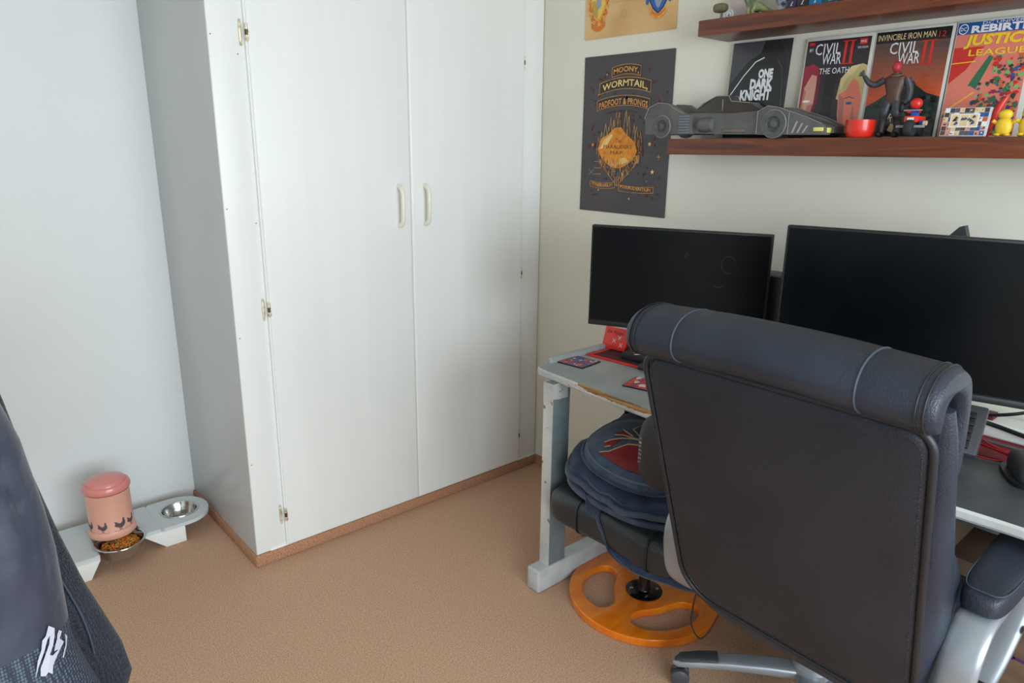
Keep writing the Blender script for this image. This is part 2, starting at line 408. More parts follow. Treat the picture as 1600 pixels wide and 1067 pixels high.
def hinge(x, z, parent, side):
    """side +1: plate on the frame left of the door; -1 mirrored"""
    h = MB(); y = FY - 0.004
    if side > 0:
        h.pillow((x - 0.013, y, z), (0.0055, 0.004, 0.034), 0.6, 12)
        for dz in (-0.034, 0.034): h.pillow((x - 0.013, y - 0.001, z + dz), (0.0045, 0.004, 0.0045), 1, 10)
        h.lathe([(0.0001, -0.026), (0.005, -0.024), (0.0048, -0.008), (0.0048, 0.008), (0.005, 0.024), (0.0001, 0.026)], (x + 0.001, y - 0.0145, z), 10)
        h.box((x + 0.003, y - 0.020, z - 0.022), (x + 0.0065, y - 0.002, z + 0.004), 0.001)
        o = h.build('hinge', brass_m, parent, True)
        k = MB().lathe([(0.0001, -0.0085), (0.0055, -0.008), (0.0055, 0.008), (0.0001, 0.0085)], (x + 0.001, y - 0.0145, z), 10); 
        kk = k.build('hinge_pin', dark_brass, o, True)
    else:
        h.lathe([(0.0001, -0.026), (0.0038, -0.024), (0.0038, 0.024), (0.0001, 0.026)], (x, y - 0.006, z), 10)
        o = h.build('hinge', brass_m, parent, True)
        k = MB().lathe([(0.0001, -0.0085), (0.0048, -0.008), (0.0048, 0.008), (0.0001, 0.0085)], (x, y - 0.007, z), 10); k.build('hinge_pin', dark_brass, o, True)
for i, (x0, x1, hx, hs, hdx) in enumerate(((0.9265, 1.5040, 0.9245, 1, 1.446), (1.5052, 2.068, 2.072, -1, 1.562))):
    d = MB().box((x0, FY - 0.020, 0.050), (x1, FY - 0.002, 2.30), 0.0085, 4).build('door', white_m, wd, True)
    pts = catmull([(hdx, FY - 0.020, 1.338), (hdx, FY - 0.034, 1.336), (hdx + 0.001, FY - 0.048, 1.318), (hdx + 0.001, FY - 0.050, 1.27), (hdx + 0.001, FY - 0.048, 1.215), (hdx, FY - 0.034, 1.197), (hdx, FY - 0.020, 1.195)], 5)
    MB().tube(pts, 1.0, 14, flat=(0.0085, 0.0065, (1, 0, 0))).build('handle', cream_m, d, True)
    for z in (1.813, 0.946, 0.177): hinge(hx, z, d, hs)

# ================================================================== PET FEEDER
PT = 0.080
pf = thing('pet_feeder_stand', 'low white wooden bowl stand with round ends on the carpet against the wall', 'pet feeder', (0.5, 2.77, 0))
yc = 2.745; hw = 0.088; xr, xl = 0.690, 0.13
ang = -0.10
def rot2(x, y, a=ang, c=(0.69, 2.765)):
    dx, dy = x - c[0], y - c[1]; return (c[0] + dx * math.cos(a) - dy * math.sin(a), c[1] + dx * math.sin(a) + dy * math.cos(a))
ang = 0.04
yc = 2.772
# stand outline with two round holes, made from a ring of quads round each hole
def ring_plate(mb, cx, cy, r, outer, z0, z1, n=48):
    vs = []; fs = []
    for z in (z0, z1):
        for k in range(n):
            a = 2 * PI * k / n; vs.append((cx + r * math.cos(a), cy + r * math.sin(a), z))
        for k in range(n):
            a = 2 * PI * k / n; x, y = outer(math.cos(a), math.sin(a)); vs.append((cx + x, cy + y, z))
    for k in range(n):
        j = (k + 1) % n
        fs += [(k, n + k, n + j, j), (2 * n + k, 2 * n + j, 3 * n + j, 3 * n + k), (k, j, 2 * n + j, 2 * n + k), (n + k, 3 * n + k, 3 * n + j, n + j)]
    mb.add(vs, fs)
def outer_right(c, s):
    if c >= 0: return (c * 0.105, s * 0.115)
    k = min(0.115 / max(abs(s), 1e-6), 0.10 / max(abs(c), 1e-6)); return (c * k, s * k)
p = MB(); ring_plate(p, 0.688, yc, 0.070, outer_right, PT - 0.014, PT)
def outer_left(c, s):
    k = min(0.115 / max(abs(s), 1e-6), 0.10 / max(abs(c), 1e-6)); return (c * k, s * k)
# middle board between the bowls (its front edge is cut back), and the left board
p.box((0.528, yc - 0.108, PT - 0.014), (0.5885, yc + 0.115, PT), 0.0)
p.box((0.3715, yc + 0.02, PT - 0.014), (0.5285, yc + 0.115, PT), 0.0)
p.box((0.15, yc - 0.160, PT - 0.014), (0.372, yc + 0.115, PT), 0.0)
p.build('board', whitep_m, pf, True)
for pts in ([(0.527, 0.066), (0.673, 0.066), (0.673, 0.0), (0.60, 0.0)],):
    MB().prism(pts, yc - 0.112, yc - 0.094, 'XZ', r=0.001).build('foot', white_m, pf, True)
MB().prism([(0.17, 0.066), (0.372, 0.066), (0.335, 0.0), (0.20, 0.0)], yc - 0.168, yc - 0.150, 'XZ', r=0.001).build('foot', white_m, pf, True)
MB().prism([(0.60, 0.0), (0.673, 0.0), (0.673, 0.066), (0.56, 0.066)], yc + 0.085, yc + 0.10, 'XZ', r=0.001).build('foot', white_m, pf, True)
MB().prism([(0.17, 0.066), (0.372, 0.066), (0.335, 0.0), (0.20, 0.0)], yc + 0.085, yc + 0.10, 'XZ', r=0.001).build('foot', white_m, pf, True)
def bowl(c, R, h, label):
    prof = [(0.0001, 0), (R * 0.72, 0), (R * 0.80, 0.004), (R * 0.93, h - 0.006), (R * 1.0, h - 0.001), (R * 1.03, h), (R * 1.05, h - 0.0025), (R * 1.06, h),
            (R * 1.04, h + 0.003), (R * 0.97, h + 0.002), (R * 0.88, h * 0.85), (R * 0.84, h * 0.55), (R * 0.82, h * 0.5), (R * 0.74, 0.006), (R * 0.3, 0.0045), (0.0001, 0.004)]
    return solo(MB().lathe(prof, n=56), 'pet_bowl', chrome, label, 'bowl', c, group='steel pet bowls')
bowl((0.688, yc, PT + 0.0005 - 0.050), 0.0665, 0.050, 'empty steel pet bowl sunk in the round end of the white stand')
BC = (0.449, 2.658)
bowl((BC[0], BC[1], 0.040), 0.080, 0.050, 'steel pet bowl filled with orange and green kibble under the pink tin')
kib = MB(); cols = [mat('kibble_brown', (150, 92, 40), 0.8), mat('kibble_orange', (226, 120, 26), 0.75), mat('kibble_green', (160, 160, 40), 0.75), mat('kibble_red', (170, 70, 36), 0.75)]
for k in range(620):
    a = random.uniform(0, 2 * PI); r = 0.062 * math.sqrt(random.random()); 
    z = 0.073 + 0.017 * (1 - (r / 0.065) ** 2) + random.uniform(-0.003, 0.003)
    bm = bmesh.new(); bmesh.ops.create_icosphere(bm, subdivisions=1, radius=random.uniform(0.0030, 0.0042))
    kib.addbm(bm, random.choice([0, 0, 1, 1, 2, 3]), Matrix.Translation((BC[0] + r * math.cos(a), BC[1] + r * math.sin(a), z)) @ Matrix.Rotation(random.random() * 3, 4, 'X') @ Matrix.Diagonal((1, 1, 0.7, 1)))
kib.lathe([(0.0001, 0.048), (0.056, 0.048), (0.062, 0.070), (0.0001, 0.086)], (BC[0], BC[1], 0), 30, 0)
o = solo(kib, 'kibble', cols, 'orange, brown and green pet kibble heaped in the steel bowl', 'pet food', (BC[0], BC[1], 0.045), world=True); o['kind'] = 'stuff'
# pink tin
TCX, TCY, TZ = 0.442, 2.722, 0.1035
tin = thing('treat_tin', 'round pink enamel tin with domed lid and printed hens, above the kibble bowl', 'tin', (TCX, TCY, TZ))
R = 0.0725
MB().lathe([(0.0001, 0.0), (R * 1.05, 0.0), (R * 1.09, 0.004), (R * 1.09, 0.016), (R * 1.03, 0.020), (R, 0.024), (R, 0.172), (0.0001, 0.172)], n=64).build('body', pink_m, tin)
MB().tube([(R * 1.005 * math.cos(2 * PI * k / 64), R * 1.005 * math.sin(2 * PI * k / 64), .1695) for k in range(64)], .0012, 6, closed=True).build('rim', chrome, tin)
MB().lathe([(R * 1.02, 0.171), (R * 1.05, 0.173), (R * 1.08, 0.178), (R * 1.08, 0.187), (R * 1.02, 0.196), (R * 0.92, 0.199), (R * 0.90, 0.198), (R * 0.86, 0.206), (R * 0.80, 0.211), (R * 0.4, 0.219), (0.0001, 0.221)], n=64).build('lid', pink2_m, tin)
hen = [(-.5, .05), (-.42, .3), (-.5, .5), (-.3, .42), (-.15, .25), (.05, .22), (.18, .35), (.2, .62), (.3, .72), (.34, .60), (.42, .58), (.36, .5), (.42, .3), (.4, .05), (.22, -.15), (.08, -.2), (.10, -.42), (.04, -.42), (.02, -.2), (-.06, -.2), (-.04, -.42), (-.10, -.42), (-.14, -.15), (-.35, -.05)]
for a0, sc in ((-118, 0.036), (-72, 0.041), (-38, 0.036), (-160, 0.036), (10, 0.036), (60, .036), (110, .036), (160, .036)):
    a = math.radians(a0 - 6); pts = []
    for u, v in hen:
        th = a + u * sc / R; pts.append(((R + 0.0006) * math.cos(th), (R + 0.0006) * math.sin(th), 0.046 + v * sc))
    hp = MB(); hp.add(pts, [tuple(range(len(pts)))])
    pts = [((R + 0.0005) * math.cos(a + (u - .5) * sc * 1.1 / R), (R + 0.0005) * math.sin(a + (u - .5) * sc * 1.1 / R), 0.030 - 0.004 * (k % 2)) for k, u in enumerate((0, .25, .5, .75, 1))]
    hp.add(pts + [(x, y, z + 0.0012) for x, y, z in pts[::-1]], [tuple(range(10))])
    hp.build('hen_print', ink_m, tin, smooth=False)

# ================================================================== DESK
DZ = 0.775; DT = 0.026
dk = thing('desk', 'long grey painted wooden desk with chipped edge along the poster wall', 'desk', (1.85, 0.7, 0))
front = [(1.655, 1.575), (1.62, 1.563), (1.50, 1.556), (1.38, 1.548), (1.17, 1.535), (0.95, 1.545), (0.70, 1.57), (0.40, 1.592), (0.27, 1.600), (0.0, 1.60), (-0.35, 1.60)]
fr = [(p.y, p.x) for p in catmull([Vector((y, x, 0)) for y, x in front], 5)]  # (x, y)
poly = [(x, y) for x, y in fr] + [(RX - 0.005, -0.35), (RX - 0.005, 1.655)]
bmk = MB(); 
def slab(mb, edge, back, z0, z1, mi_top, mi_side, split=None):
    n = len(edge)
    for (a, b_) in zip(edge, edge[1:]):
        ms = mi_top(0.5 * (a[1] + b_[1]))
        mb.add([(a[0], a[1], z1), (b_[0], b_[1], z1), (back, b_[1], z1), (back, a[1], z1)], [(0, 1, 2, 3)], ms)
        mb.add([(a[0], a[1], z0), (b_[0], b_[1], z0), (back, b_[1], z0), (back, a[1], z0)], [(3, 2, 1, 0)], 2)
        mb.add([(a[0], a[1], z0), (b_[0], b_[1], z0), (b_[0] - 0.004, b_[1], z0 + 0.006), (a[0] - 0.004, a[1], z0 + 0.006),
                (b_[0] - 0.004, b_[1], z1 - 0.006), (a[0] - 0.004, a[1], z1 - 0.006), (b_[0], b_[1], z1), (a[0], a[1], z1)], [(0, 1, 2, 3), (3, 2, 4, 5), (5, 4, 6, 7)], mi_side)
        mb.add([(back, a[1], z0), (back, b_[1], z0), (back, b_[1], z1), (back, a[1], z1)], [(0, 1, 2, 3)], 2)
    for e in (edge[0], edge[-1]):
        mb.add([(e[0], e[1], z0), (back, e[1], z0), (back, e[1], z1), (e[0], e[1], z1)], [(0, 1, 2, 3)], 2)
slab(bmk, fr, RX - 0.005, DZ - DT, DZ, lambda y: 0 if y > 0.80 else 1, 2)  # one top: paler grey at the left end, darker grey across the right part
top = bmk.build('tabletop', [deskpaint, desktop_dark, edgepaint], dk, True, angle=30)
# worn strip of bare plywood along the front edge
wn = MB()
wr = random.Random(4); prev = None
for i, (x, y) in enumerate([(x, y) for (x, y) in [tuple(Vector(a_).lerp(Vector(b_), t / 6)) for a_, b_ in zip(fr, fr[1:]) for t in range(6)] if 1.14 < y < 1.45]):
    e_ = min(1, (y - 1.14) / .03, (1.45 - y) / .05)
    lowz = DZ - (.004 + .010 * e_ * wr.uniform(.6, 1.0)); inn = .001 + .007 * e_ * wr.random() ** 2
    cur = [(x - .0048, y, lowz), (x - .0048, y, DZ - .006), (x - .0006, y, DZ + .0006), (x + inn, y, DZ + .0006)]
    if prev: wn.add(prev + cur, [(0, 4, 5, 1), (1, 5, 6, 2), (2, 6, 7, 3)])
    prev = cur
wn.build('bare_wood_edge', rawwood, dk, True, smooth=False, label='bare plywood where the paint has chipped off')
# raised lip at the left end
lip = MB().box((1.625, 1.648, DZ - DT), (RX - 0.006, 1.672, DZ + 0.020), 0.010, 3); lip.build('end_lip', deskpaint, dk, True)
def trestle(y):
    e = MB()
    e.box((1.532, y - 0.022, 0.08), (1.612, y + 0.022, DZ - DT), 0.004)
    MB().prism([(1.5305, DZ - DT - .0005), (1.5305, DZ - DT - 0.05), (1.56, DZ - DT - 0.055), (1.60, DZ - DT - 0.055), (1.60, DZ - DT - .0005)], y - 0.0222, y + 0.0222, 'XZ').build('corbel', edgepaint, dk, True)
    e.build('front_post', postpaint, dk, True)
    f = MB().box((1.531, y - 0.0215, 0.082), (1.5335, y + 0.0215, DZ - DT - 0.02)).build('post_edge', edgepaint, dk, True)
    MB().box((1.955, y - 0.022, 0.08), (2.035, y + 0.022, DZ - DT), 0.004).build('rear_post', postpaint, dk, True)
    MB().box((1.4785, y - 0.030, 0.0), (2.14, y + 0.030, 0.085), 0.008, 3).build('foot', mat('light_grey_foot_paint', (176, 180, 182), 0.5, rgb2=(196, 198, 198), scale=20), dk, True)
trestle(1.560); trestle(-0.28)
MB().box((2.00, -0.26, 0.55), (2.02, 1.54, 0.68), 0.002).build('rear_rail', postpaint, dk, True)

# ---- things on the desk
pad = MB()
def rrect(x0, y0, x1, y1, r, n=6):
    out = []
    for cx, cy, a in ((x1 - r, y1 - r, 0), (x0 + r, y1 - r, 90), (x0 + r, y0 + r, 180), (x1 - r, y0 + r, 270)):
        for k in range(n + 1):
            t = math.radians(a + 90 * k / n); out.append((cx + r * math.cos(t), cy + r * math.sin(t)))
    return out
pm = thing('desk_mat', 'long maroon desk mat with bright red stitched edge', 'desk mat', (1.95, 1.0, DZ))
def matpt(u, v):      # u 0..1 front to back, v 0..1 left to right
    xf = 1.800 + (1.955 - 1.800) * v; xb = 2.04 + .10 * v
    return (xf + (xb - xf) * u, 1.640 - 1.60 * v)
mo_ = [matpt(0, t / 20) for t in range(21)] + [matpt(1, t / 20) for t in range(20, -1, -1)]
MB().prism(mo_, DZ + 0.0005, DZ + 0.0035, 'XY').build('surface', matdark, pm, True)
MB().tube([(x, y, DZ + 0.0035) for x, y in [matpt(1, .5), matpt(1, .25), matpt(1, .01), matpt(.5, .003), matpt(.03, .003)] + [matpt(0, t / 20) for t in range(0, 13)]], 1.0, 8, flat=(0.006, 0.0028, (0, 0, 1))).build('stitched_edge', matedge, pm, True)
MB().prism([matpt(.01, .62), matpt(.01, .99), matpt(.97, .99), matpt(.97, .62)], DZ + 0.0036, DZ + 0.0042, 'XY').build('red_print', matred, pm, True)

def tilecard(name, label, c, rz, cols, sx=0.105, sy=0.105, lab='coaster'):
    t = thing(name, label, lab, (c[0], c[1], DZ), rz)
    MB().box((-sx / 2, -sy / 2, 0), (sx / 2, sy / 2, 0.004), 0.0008).build('board', blackp, t)
    a = Art((0, 0, 0.0042), (1, 0, 0), (0, 1, 0), 0.0003); rnd = random.Random(int(c[1] * 1000))
    a.rect(-sx / 2 + .002, -sy / 2 + .002, sx / 2 - .002, sy / 2 - .002, 0, 0)
    for k in range(26):
        u = rnd.uniform(-sx * .42, sx * .42); v = rnd.uniform(-sy * .42, sy * .42); r = rnd.uniform(0.005, 0.016); mi = rnd.randrange(1, len(cols))
        pts = [(max(-sx * .47, min(sx * .47, u + r * rnd.uniform(.5, 1.3) * math.cos(q))), max(-sy * .47, min(sy * .47, v + r * rnd.uniform(.4, 1) * math.sin(q)))) for q in (0, 1, 2.1, 3, 4.2, 5.2)]
        a.poly(pts, mi, 1 + k * 0.03)
    a.build('printed_picture', cols, t, smooth=False)
    return t
PC = [mat('print_violet', (92, 70, 120), 0.4), mat('print_orange', (220, 96, 50), 0.4), mat('print_white', (220, 216, 220), 0.4), mat('print_blue', (60, 80, 140), 0.4), mat('print_red', (190, 50, 44), 0.4)]
tilecard('coaster', 'square violet and orange picture coaster at the left end of the desk', (1.712, 1.598), 0.12, PC)
tilecard('coaster', 'square red and white picture coaster beside the black chair back', (1.70, 1.305), 0.25, [PC[4], PC[1], PC[2], PC[0]])
rf = thing('photo_frame', 'red card photo frame leaning on the desk mat below the left monitor', 'photo frame', (1.895, 1.625, DZ + 0.004), 0.0)
# upright leaning card: right vector ~ -Y, up leans back
O = Vector((1.900, 1.665, DZ + 0.0075)); U = Vector((0.0, -0.098, 0)) + Vector((0.012, 0, 0)); V = Vector((0.035, 0, 0.125))
Wd, Hd = 0.098, 0.130; U.normalize(); V.normalize(); Nn = U.cross(V)
if Nn.x > 0: pass
Mf = Matrix(((U.x, V.x, Nn.x, O.x), (U.y, V.y, Nn.y, O.y), (U.z, V.z, Nn.z, O.z), (0, 0, 0, 1)))
MB().box((0, 0, -0.010), (Wd, Hd, 0), 0.001, M=Mf).build('card', red_m, rf, True)
a = Art(O, U, V, 0.0004); a.rect(.012, .080, .086, .112, 0); a.line([(.02, .092), (.04, .104), (.06, .092), (.08, .106)], .003, 1, 2); a.line([(.03, .084), (.05, .094), (.075, .089)], .002, 1, 2)
a.text("I'm Yours", .012, .056, .066, .014, 1, 2)
for (u, v) in ((.068, .045), (.048, .032), (.078, .020)):
    a.line([(u - .006, v - .006), (u + .006, v + .006)], .0025, 0, 2); a.line([(u - .006, v + .006), (u + .006, v - .006)], .0025, 0, 2)
a.build('print', [mat('pale_print', (206, 200, 212), 0.5), mat('dark_print', (50, 40, 60), 0.6)], rf, True, smooth=False)
MB().prism([(1.918, DZ + .004), (1.965, DZ + .004), (1.945, DZ + .08)], 1.60, 1.604, 'XZ').build('stand', red_m, rf, True)
solo(MB().box((-.055, -.075, 0), (.055, .075, 0.022), 0.004), 'wallet', mat('black_wallet_leather', (36, 34, 36), 0.6, bump=.4), 'flat black wallet lying on the maroon desk mat', 'wallet', (1.915, 1.465, DZ + 0.005), 0.15)
ky = thing('keys', 'small bunch of silver keys on the black wallet', 'keys', (1.892, 1.462, DZ + 0.028))
MB().tube([(0.008 * math.cos(t), 0.008 * math.sin(t), 0.001) for t in [2 * PI * k / 16 for k in range(16)]], 0.001, 6, closed=True).build('key_ring', chrome, ky)
for k, an in enumerate((2.2, 2.7)):
    kb = MB().box((0.006, -0.002, 0), (0.038, 0.002, 0.002), M=Matrix.Rotation(an, 4, 'Z')); kb.lathe([(0.0001, 0), (0.008, 0), (0.008, 0.002), (0.0001, 0.002)], (0.008, 0, k * .002), 14, M=Matrix.Rotation(an, 4, 'Z'))
    kb.build('key', brass_m if k else chrome, ky)
solo(MB().lathe([(0.0001, 0), (.030, 0), (.032, .002), (.030, .005), (0.0001, .005)], n=28), 'round_coaster', dgrey, 'round dark grey coaster at the desk edge beside the chair back', 'coaster', (1.66, 1.205, DZ))

def monitor(label, pl, pr_, z0, z1, foot):
    pl = Vector((pl[0], pl[1], 0)); pr_ = Vector((pr_[0], pr_[1], 0)); c = (pl + pr_) / 2
    d = (pr_ - pl); Wm = d.length; rz = math.atan2(d.y, d.x)
    t = thing('monitor', label, 'monitor', (c.x, c.y, DZ + 0.004), rz, 'computer monitors on the desk')
    a0, a1 = z0 - DZ - 0.004, z1 - DZ - 0.004; h = Wm / 2
    MB().box((-h, 0.0, a0), (h, 0.022, a1), 0.003).build('housing', blackp, t)
    MB().pillow((0, 0.030, (a0 + a1) / 2), (h * .7, 0.030, (a1 - a0) * .34), 0.5).build('rear_cover', blackp, t)
    MB().box((-h + .006, -0.0008, a0 + .020), (h - .006, 0.001, a1 - .006)).build('screen', screen_m, t, smooth=False)
    MB().box((-h + .001, -0.0025, a0 + 0.001), (h - .001, 0.002, a0 + .017), .001).build('chin', blackp, t)
    MB().tube([(0, .085, .01), (0, .070, a0 + .12)], 1.0, 16, flat=(0.030, 0.014, (0, 1, 0))).build('stand_neck', blackp, t)
    MB().box((-.11, .035, 0), (.11, .17, .012), .005).build('stand_foot', blackp, t)
    return t
# the left end (+Y) is on the viewer's left
m1 = monitor('smaller left monitor with smudged black screen below the dark poster', (1.690, 1.545), (1.925, 1.050), 0.926, 1.251, None)
m2 = monitor('larger right monitor with black screen behind the office chair', (1.750, 0.921), (1.915, 0.330), 0.920, 1.303, None)
sm = Art((0, 0, 0), (1, 0, 0), (0, 0, 1)); 
def smudge(mon, items):
    for u, v, ru, rv, th in items:
        s_ = Art((0, -0.0009, 0), (1, 0, 0), (0, 0, 1), 0.0002)
        pts = [(u + ru * math.cos(q), v + rv * math.sin(q)) for q in [th + 4.6 * k / 14 for k in range(15)]]
        s_.line(pts, 0.0022, 0)
        s_.build('smudge', smudge_m, mon, smooth=False)
smudge(m1, [(.155, .375, .020, .026, 0.5), (.03, .395, .004, .008, 0), (.13, .31, .012, .004, 2)])
# box between the monitors and the lamp tip behind the right monitor
sp = thing('desktop_speaker', 'black box speaker standing between the two monitors', 'speaker', (2.02, 1.085, DZ + .004))
MB().box((-.05, -.06, 0), (.05, .06, .345), .006).build('cabinet', blackp, sp)
MB().lathe([(0.0001, 0), (.036, 0), (.040, -.004), (.042, 0)], (-.051, 0, .10), 24, axis='X').build('driver', dgrey, sp)
sp2 = thing('webcam', 'grey wedge-shaped device poking up behind the right monitor', 'webcam', (2.035, 0.615, DZ + .004))
MB().prism([(-.040, .46), (.055, .46), (-.004, .530), (-.015, .534)], -.012, .012, 'YZ').build('wedge', dgrey, sp2)
MB().box((-.011, -.02, .02), (.011, .02, .43), .003).build('stalk', blackp, sp2)
MB().box((-.03, -.06, 0), (.03, .06, .022), .003).build('base', blackp, sp2)

# keyboard (right end shows past the chair), mouse, power strip, cables
kb = thing('keyboard', 'black keyboard propped up on its feet, half hidden behind the chair', 'keyboard', (1.85, 0.60, DZ + 0.004))
kc = Vector((1.868, 0.437, DZ + 0.076))
Uk = Vector((-0.16, 1, 0)).normalized(); Vk = Vector((0.72, 0.115, 0.66)).normalized(); Nk = Vk.cross(Uk); 
if Nk.z < 0: Nk = -Nk
Mk = Matrix(((Uk.x, Vk.x, Nk.x, kc.x), (Uk.y, Vk.y, Nk.y, kc.y), (Uk.z, Vk.z, Nk.z, kc.z), (0, 0, 0, 1)))
MB().box((0, -.068, -.010), (.36, .068, .010), .006, M=Mk).build('case', dgrey, kb, True)
for i in range(24):
    for j in range(5):
        u = 0.022 + i * 0.0172
        if u > 0.43: continue
        if i in (4, 9): continue
kk = MB()
for i in range(17):
    for j in range(5):
        if i in (4,): continue
        u = 0.020 + i * 0.0182; v = -.056 + j * .0205
        kk.box((u, v, .009), (u + .0155, v + .0165, .017), .002, M=Mk)
o = kk.build('keycaps', blackp, kb, True); o['kind'] = 'stuff'
MB().tube([Mk @ Vector((.03, .035, -.008)), Mk @ Vector((.02, .020, -.085))], [.009, .005], 8).build('flip_foot', blackp, kb, True)
MB().tube([Mk @ Vector((.035, -.060, -.009)), Mk @ Vector((.034, -.060, -.016))], [.008, .006], 8).build('rubber_foot', blackp, kb, True)
MB().tube([Mk @ Vector((.33, .035, -.008)), Mk @ Vector((.33, .020, -.085))], [.009, .005], 8).build('flip_foot', blackp, kb, True)
ms = thing('mouse', 'chunky black gaming mouse with round white emblem at the right edge', 'mouse', (1.86, 0.335, DZ + 0.001), 0.5)
def msh(p):
    p = p.copy(); p.z = max(p.z, -0.018); k = 1 + 0.15 * p.x / .06; p.y *= 1.0 - 0.12 * math.cos(p.x / .03); return p
MB().pillow((0, 0, 0.026), (0.063, 0.036, 0.032), 0.62, 28, f=msh).build('shell', dgrey, ms)
MB().prism([(x * 0.070, y * 0.046) for x, y in [(math.copysign(abs(math.cos(t)) ** .6, math.cos(t)), math.copysign(abs(math.sin(t)) ** .6, math.sin(t))) for t in [2 * PI * k / 32 for k in range(32)]]], 0.0, 0.009, 'XY').build('base_skirt', blackp, ms)
ea = Art((-0.061, 0.011, 0.030), (0.1, -1, 0), (0.28, 0, 1), 0.0005); ea.disc(.006, .009, .0085, .0085, 1); ea.disc(.006, .009, .0072, .0072, 0, 2)
ea.poly([(0, .008), (.004, .014), (.008, .010), (.012, .012), (.010, .006), (.005, .009)], 1, 3); ea.build('emblem', [blackp, whitepl], ms, smooth=False)
ps = thing('power_strip', 'white multi-socket power strip at the wall behind the right monitor', 'power strip', (2.10, 0.32, DZ + .004))
MB().box((-.045, -.30, 0), (.035, .32, .042), .008, 3).build('case', whitepl, ps)
for y in (-.22, -.12, -.03, .05):
    s_ = MB().lathe([(.019, .030), (.019, .041), (.026, .0425), (.026, .044), (.0235, .045), (.0215, .044), (.0215, .0425), (.0001, .030)][::-1][:8], (-.005, y, 0), 28)
    s_.build('socket', mat('socket_white', (214, 212, 206), .5), ps)
MB().box((-.045, .172, .036), (.0, .212, .060), .002).build('rocker_switch', mat('red_switch', (236, 44, 16), .3), ps)
MB().box((-.030, .150, .040), (.012, .170, .056), .002).build('plug', mat('dark_red_plug', (80, 24, 26), .5), ps)
def cable(pts, r, m, label, group=None):
    P_ = catmull(pts, 8); c = P_[0].copy()
    return solo(MB().tube([p for p in P_], r, 8), 'cable', m, label, 'cable', tuple(c), world=True)
z = DZ + .012
cable([(2.06, .66, z + .02), (2.03, .56, z + .045), (2.05, .46, z + .03), (2.04, .36, z + .022), (2.04, .22, z + .018), (2.05, .02, z + .01)], .006, blackp, 'thick black cable sagging in front of the power strip')
cable([(2.085, .60, z + .06), (2.035, .50, z + .055), (2.04, .42, z + .075), (2.09, .36, z + .10), (2.14, .32, z + .12)], .0045, blackp, 'thin black cable rising over the power strip')
cable([(2.02, .66, z), (2.02, .50, z - .004), (2.015, .38, z - .003), (2.02, .10, z - .004)], .0035, mat('grey_cable', (90, 94, 92), .6), 'grey cable lying along the foot of the power strip')
cable([(2.07, .555, z + .042), (2.045, .53, z + .035), (2.03, .50, z + .01), (1.99, .44, z - .004), (1.97, .36, z - .005), (1.96, .20, z - .005)], .0026, red_cable, 'red braided cable coming from the red switch')
cable([(2.04, .52, z - .005), (1.99, .47, z - .0055), (1.965, .40, z - .0055), (1.925, .385, z - .0055), (1.90, .42, z - .0055), (1.90, .50, z - .0055)], .0024, red_cable, 'red braided cable lying in a loop on the mat')

# ================================================================== OFFICE CHAIR
CX, CY = 1.60, 0.595
oc = thing('office_chair', 'large black leather executive office chair with silver arms, seen from behind', 'office chair', (CX, CY, 0))
def rearx(z): return 1.305 - (z - 0.50) * 0.31
def hwid(z): return interp([(0.40, .235), (.46, .262), (.62, .283), (.9, .292), (1.06, .293), (1.10, .285)], z)
# backrest shell (sides and front)
rings = []
for z in [0.400, 0.415, 0.44, 0.475, 0.51, 0.56, 0.62, 0.70, 0.78, 0.86, 0.94, 1.02, 1.07, 1.12, 1.14]:
    hwz = hwid(z); xr_ = rearx(z) + 0.012; k = {0.400: .72, .415: .9, .44: .97, 1.14: .7}.get(z, 1)
    dep = interp([(0.40, .05), (.5, .10), (.62, .15), (.72, .150), (.85, .10), (.95, .070), (1.12, .055)], z)
    ring = []
    for i in range(40):
        t = 2 * PI * i / 40; c_, s_ = math.cos(t), math.sin(t)
        px = math.copysign(abs(c_) ** .55, c_); py = math.copysign(abs(s_) ** .42, s_)
        ring.append((xr_ + dep / 2 + px * dep / 2 * k, CY + py * hwz * k, z))
    rings.append(ring)
MB().loft(rings).build('backrest', leather, oc, True)
# lumbar cushion
def lum(p): p = p.copy(); p.x += 0.02 * math.cos(p.y * 6); return p
MB().pillow((1.415, CY, .66), (.055, .275, .135), .55, 40, f=lum).build('lumbar_cushion', leather, oc, True)
# rear panel: rounded trapezoid, slightly bulging
def panel_outline(s, n=16):
    """corner-rounded outline in (y, z); s = inset"""
    cs = [(CY + .268 - s, 1.090 - s, .045), (CY + .248 - s, .466 + s, .095), (CY - .262 + s, .448 + s, .080), (CY - .273 + s, 1.090 - s, .045)]
    out = []; N = 4
    for i in range(4):
        p = Vector(cs[i][:2]); a = (Vector(cs[i - 1][:2]) - p).normalized(); c = (Vector(cs[(i + 1) % 4][:2]) - p).normalized(); r = cs[i][2]
        for k in range(n + 1):
            t = k / n; out.append(p + a * r * (1 - t) ** 2 + c * r * t ** 2)
    # densify long edges
    res = []
    for i, p in enumerate(out):
        q = out[(i + 1) % len(out)]; res.append(p); d = (q - p).length
        if d > 0.03:
            m = int(d / 0.02)
            for k in range(1, m): res.append(p + (q - p) * k / m)
    return res
base = panel_outline(0.0); cen = Vector((CY, .78)); pv = []; pfc = []
fr_ = [1.0, 0.985, 0.95, 0.85, 0.65, 0.4, 0.15]; off = [-.004, .006, .010, .013, .016, .018, .019]
for f_, o_ in zip(fr_, off):
    for p in base:
        q = cen + (p - cen) * f_; pv.append((rearx(q.y) - o_, q.x, q.y))
n_ = len(base)
for i in range(len(fr_) - 1):
    for k in range(n_): pfc.append((i * n_ + k, i * n_ + (k + 1) % n_, (i + 1) * n_ + (k + 1) % n_, (i + 1) * n_ + k))
pv.append((rearx(.78) - .019, CY, .78))
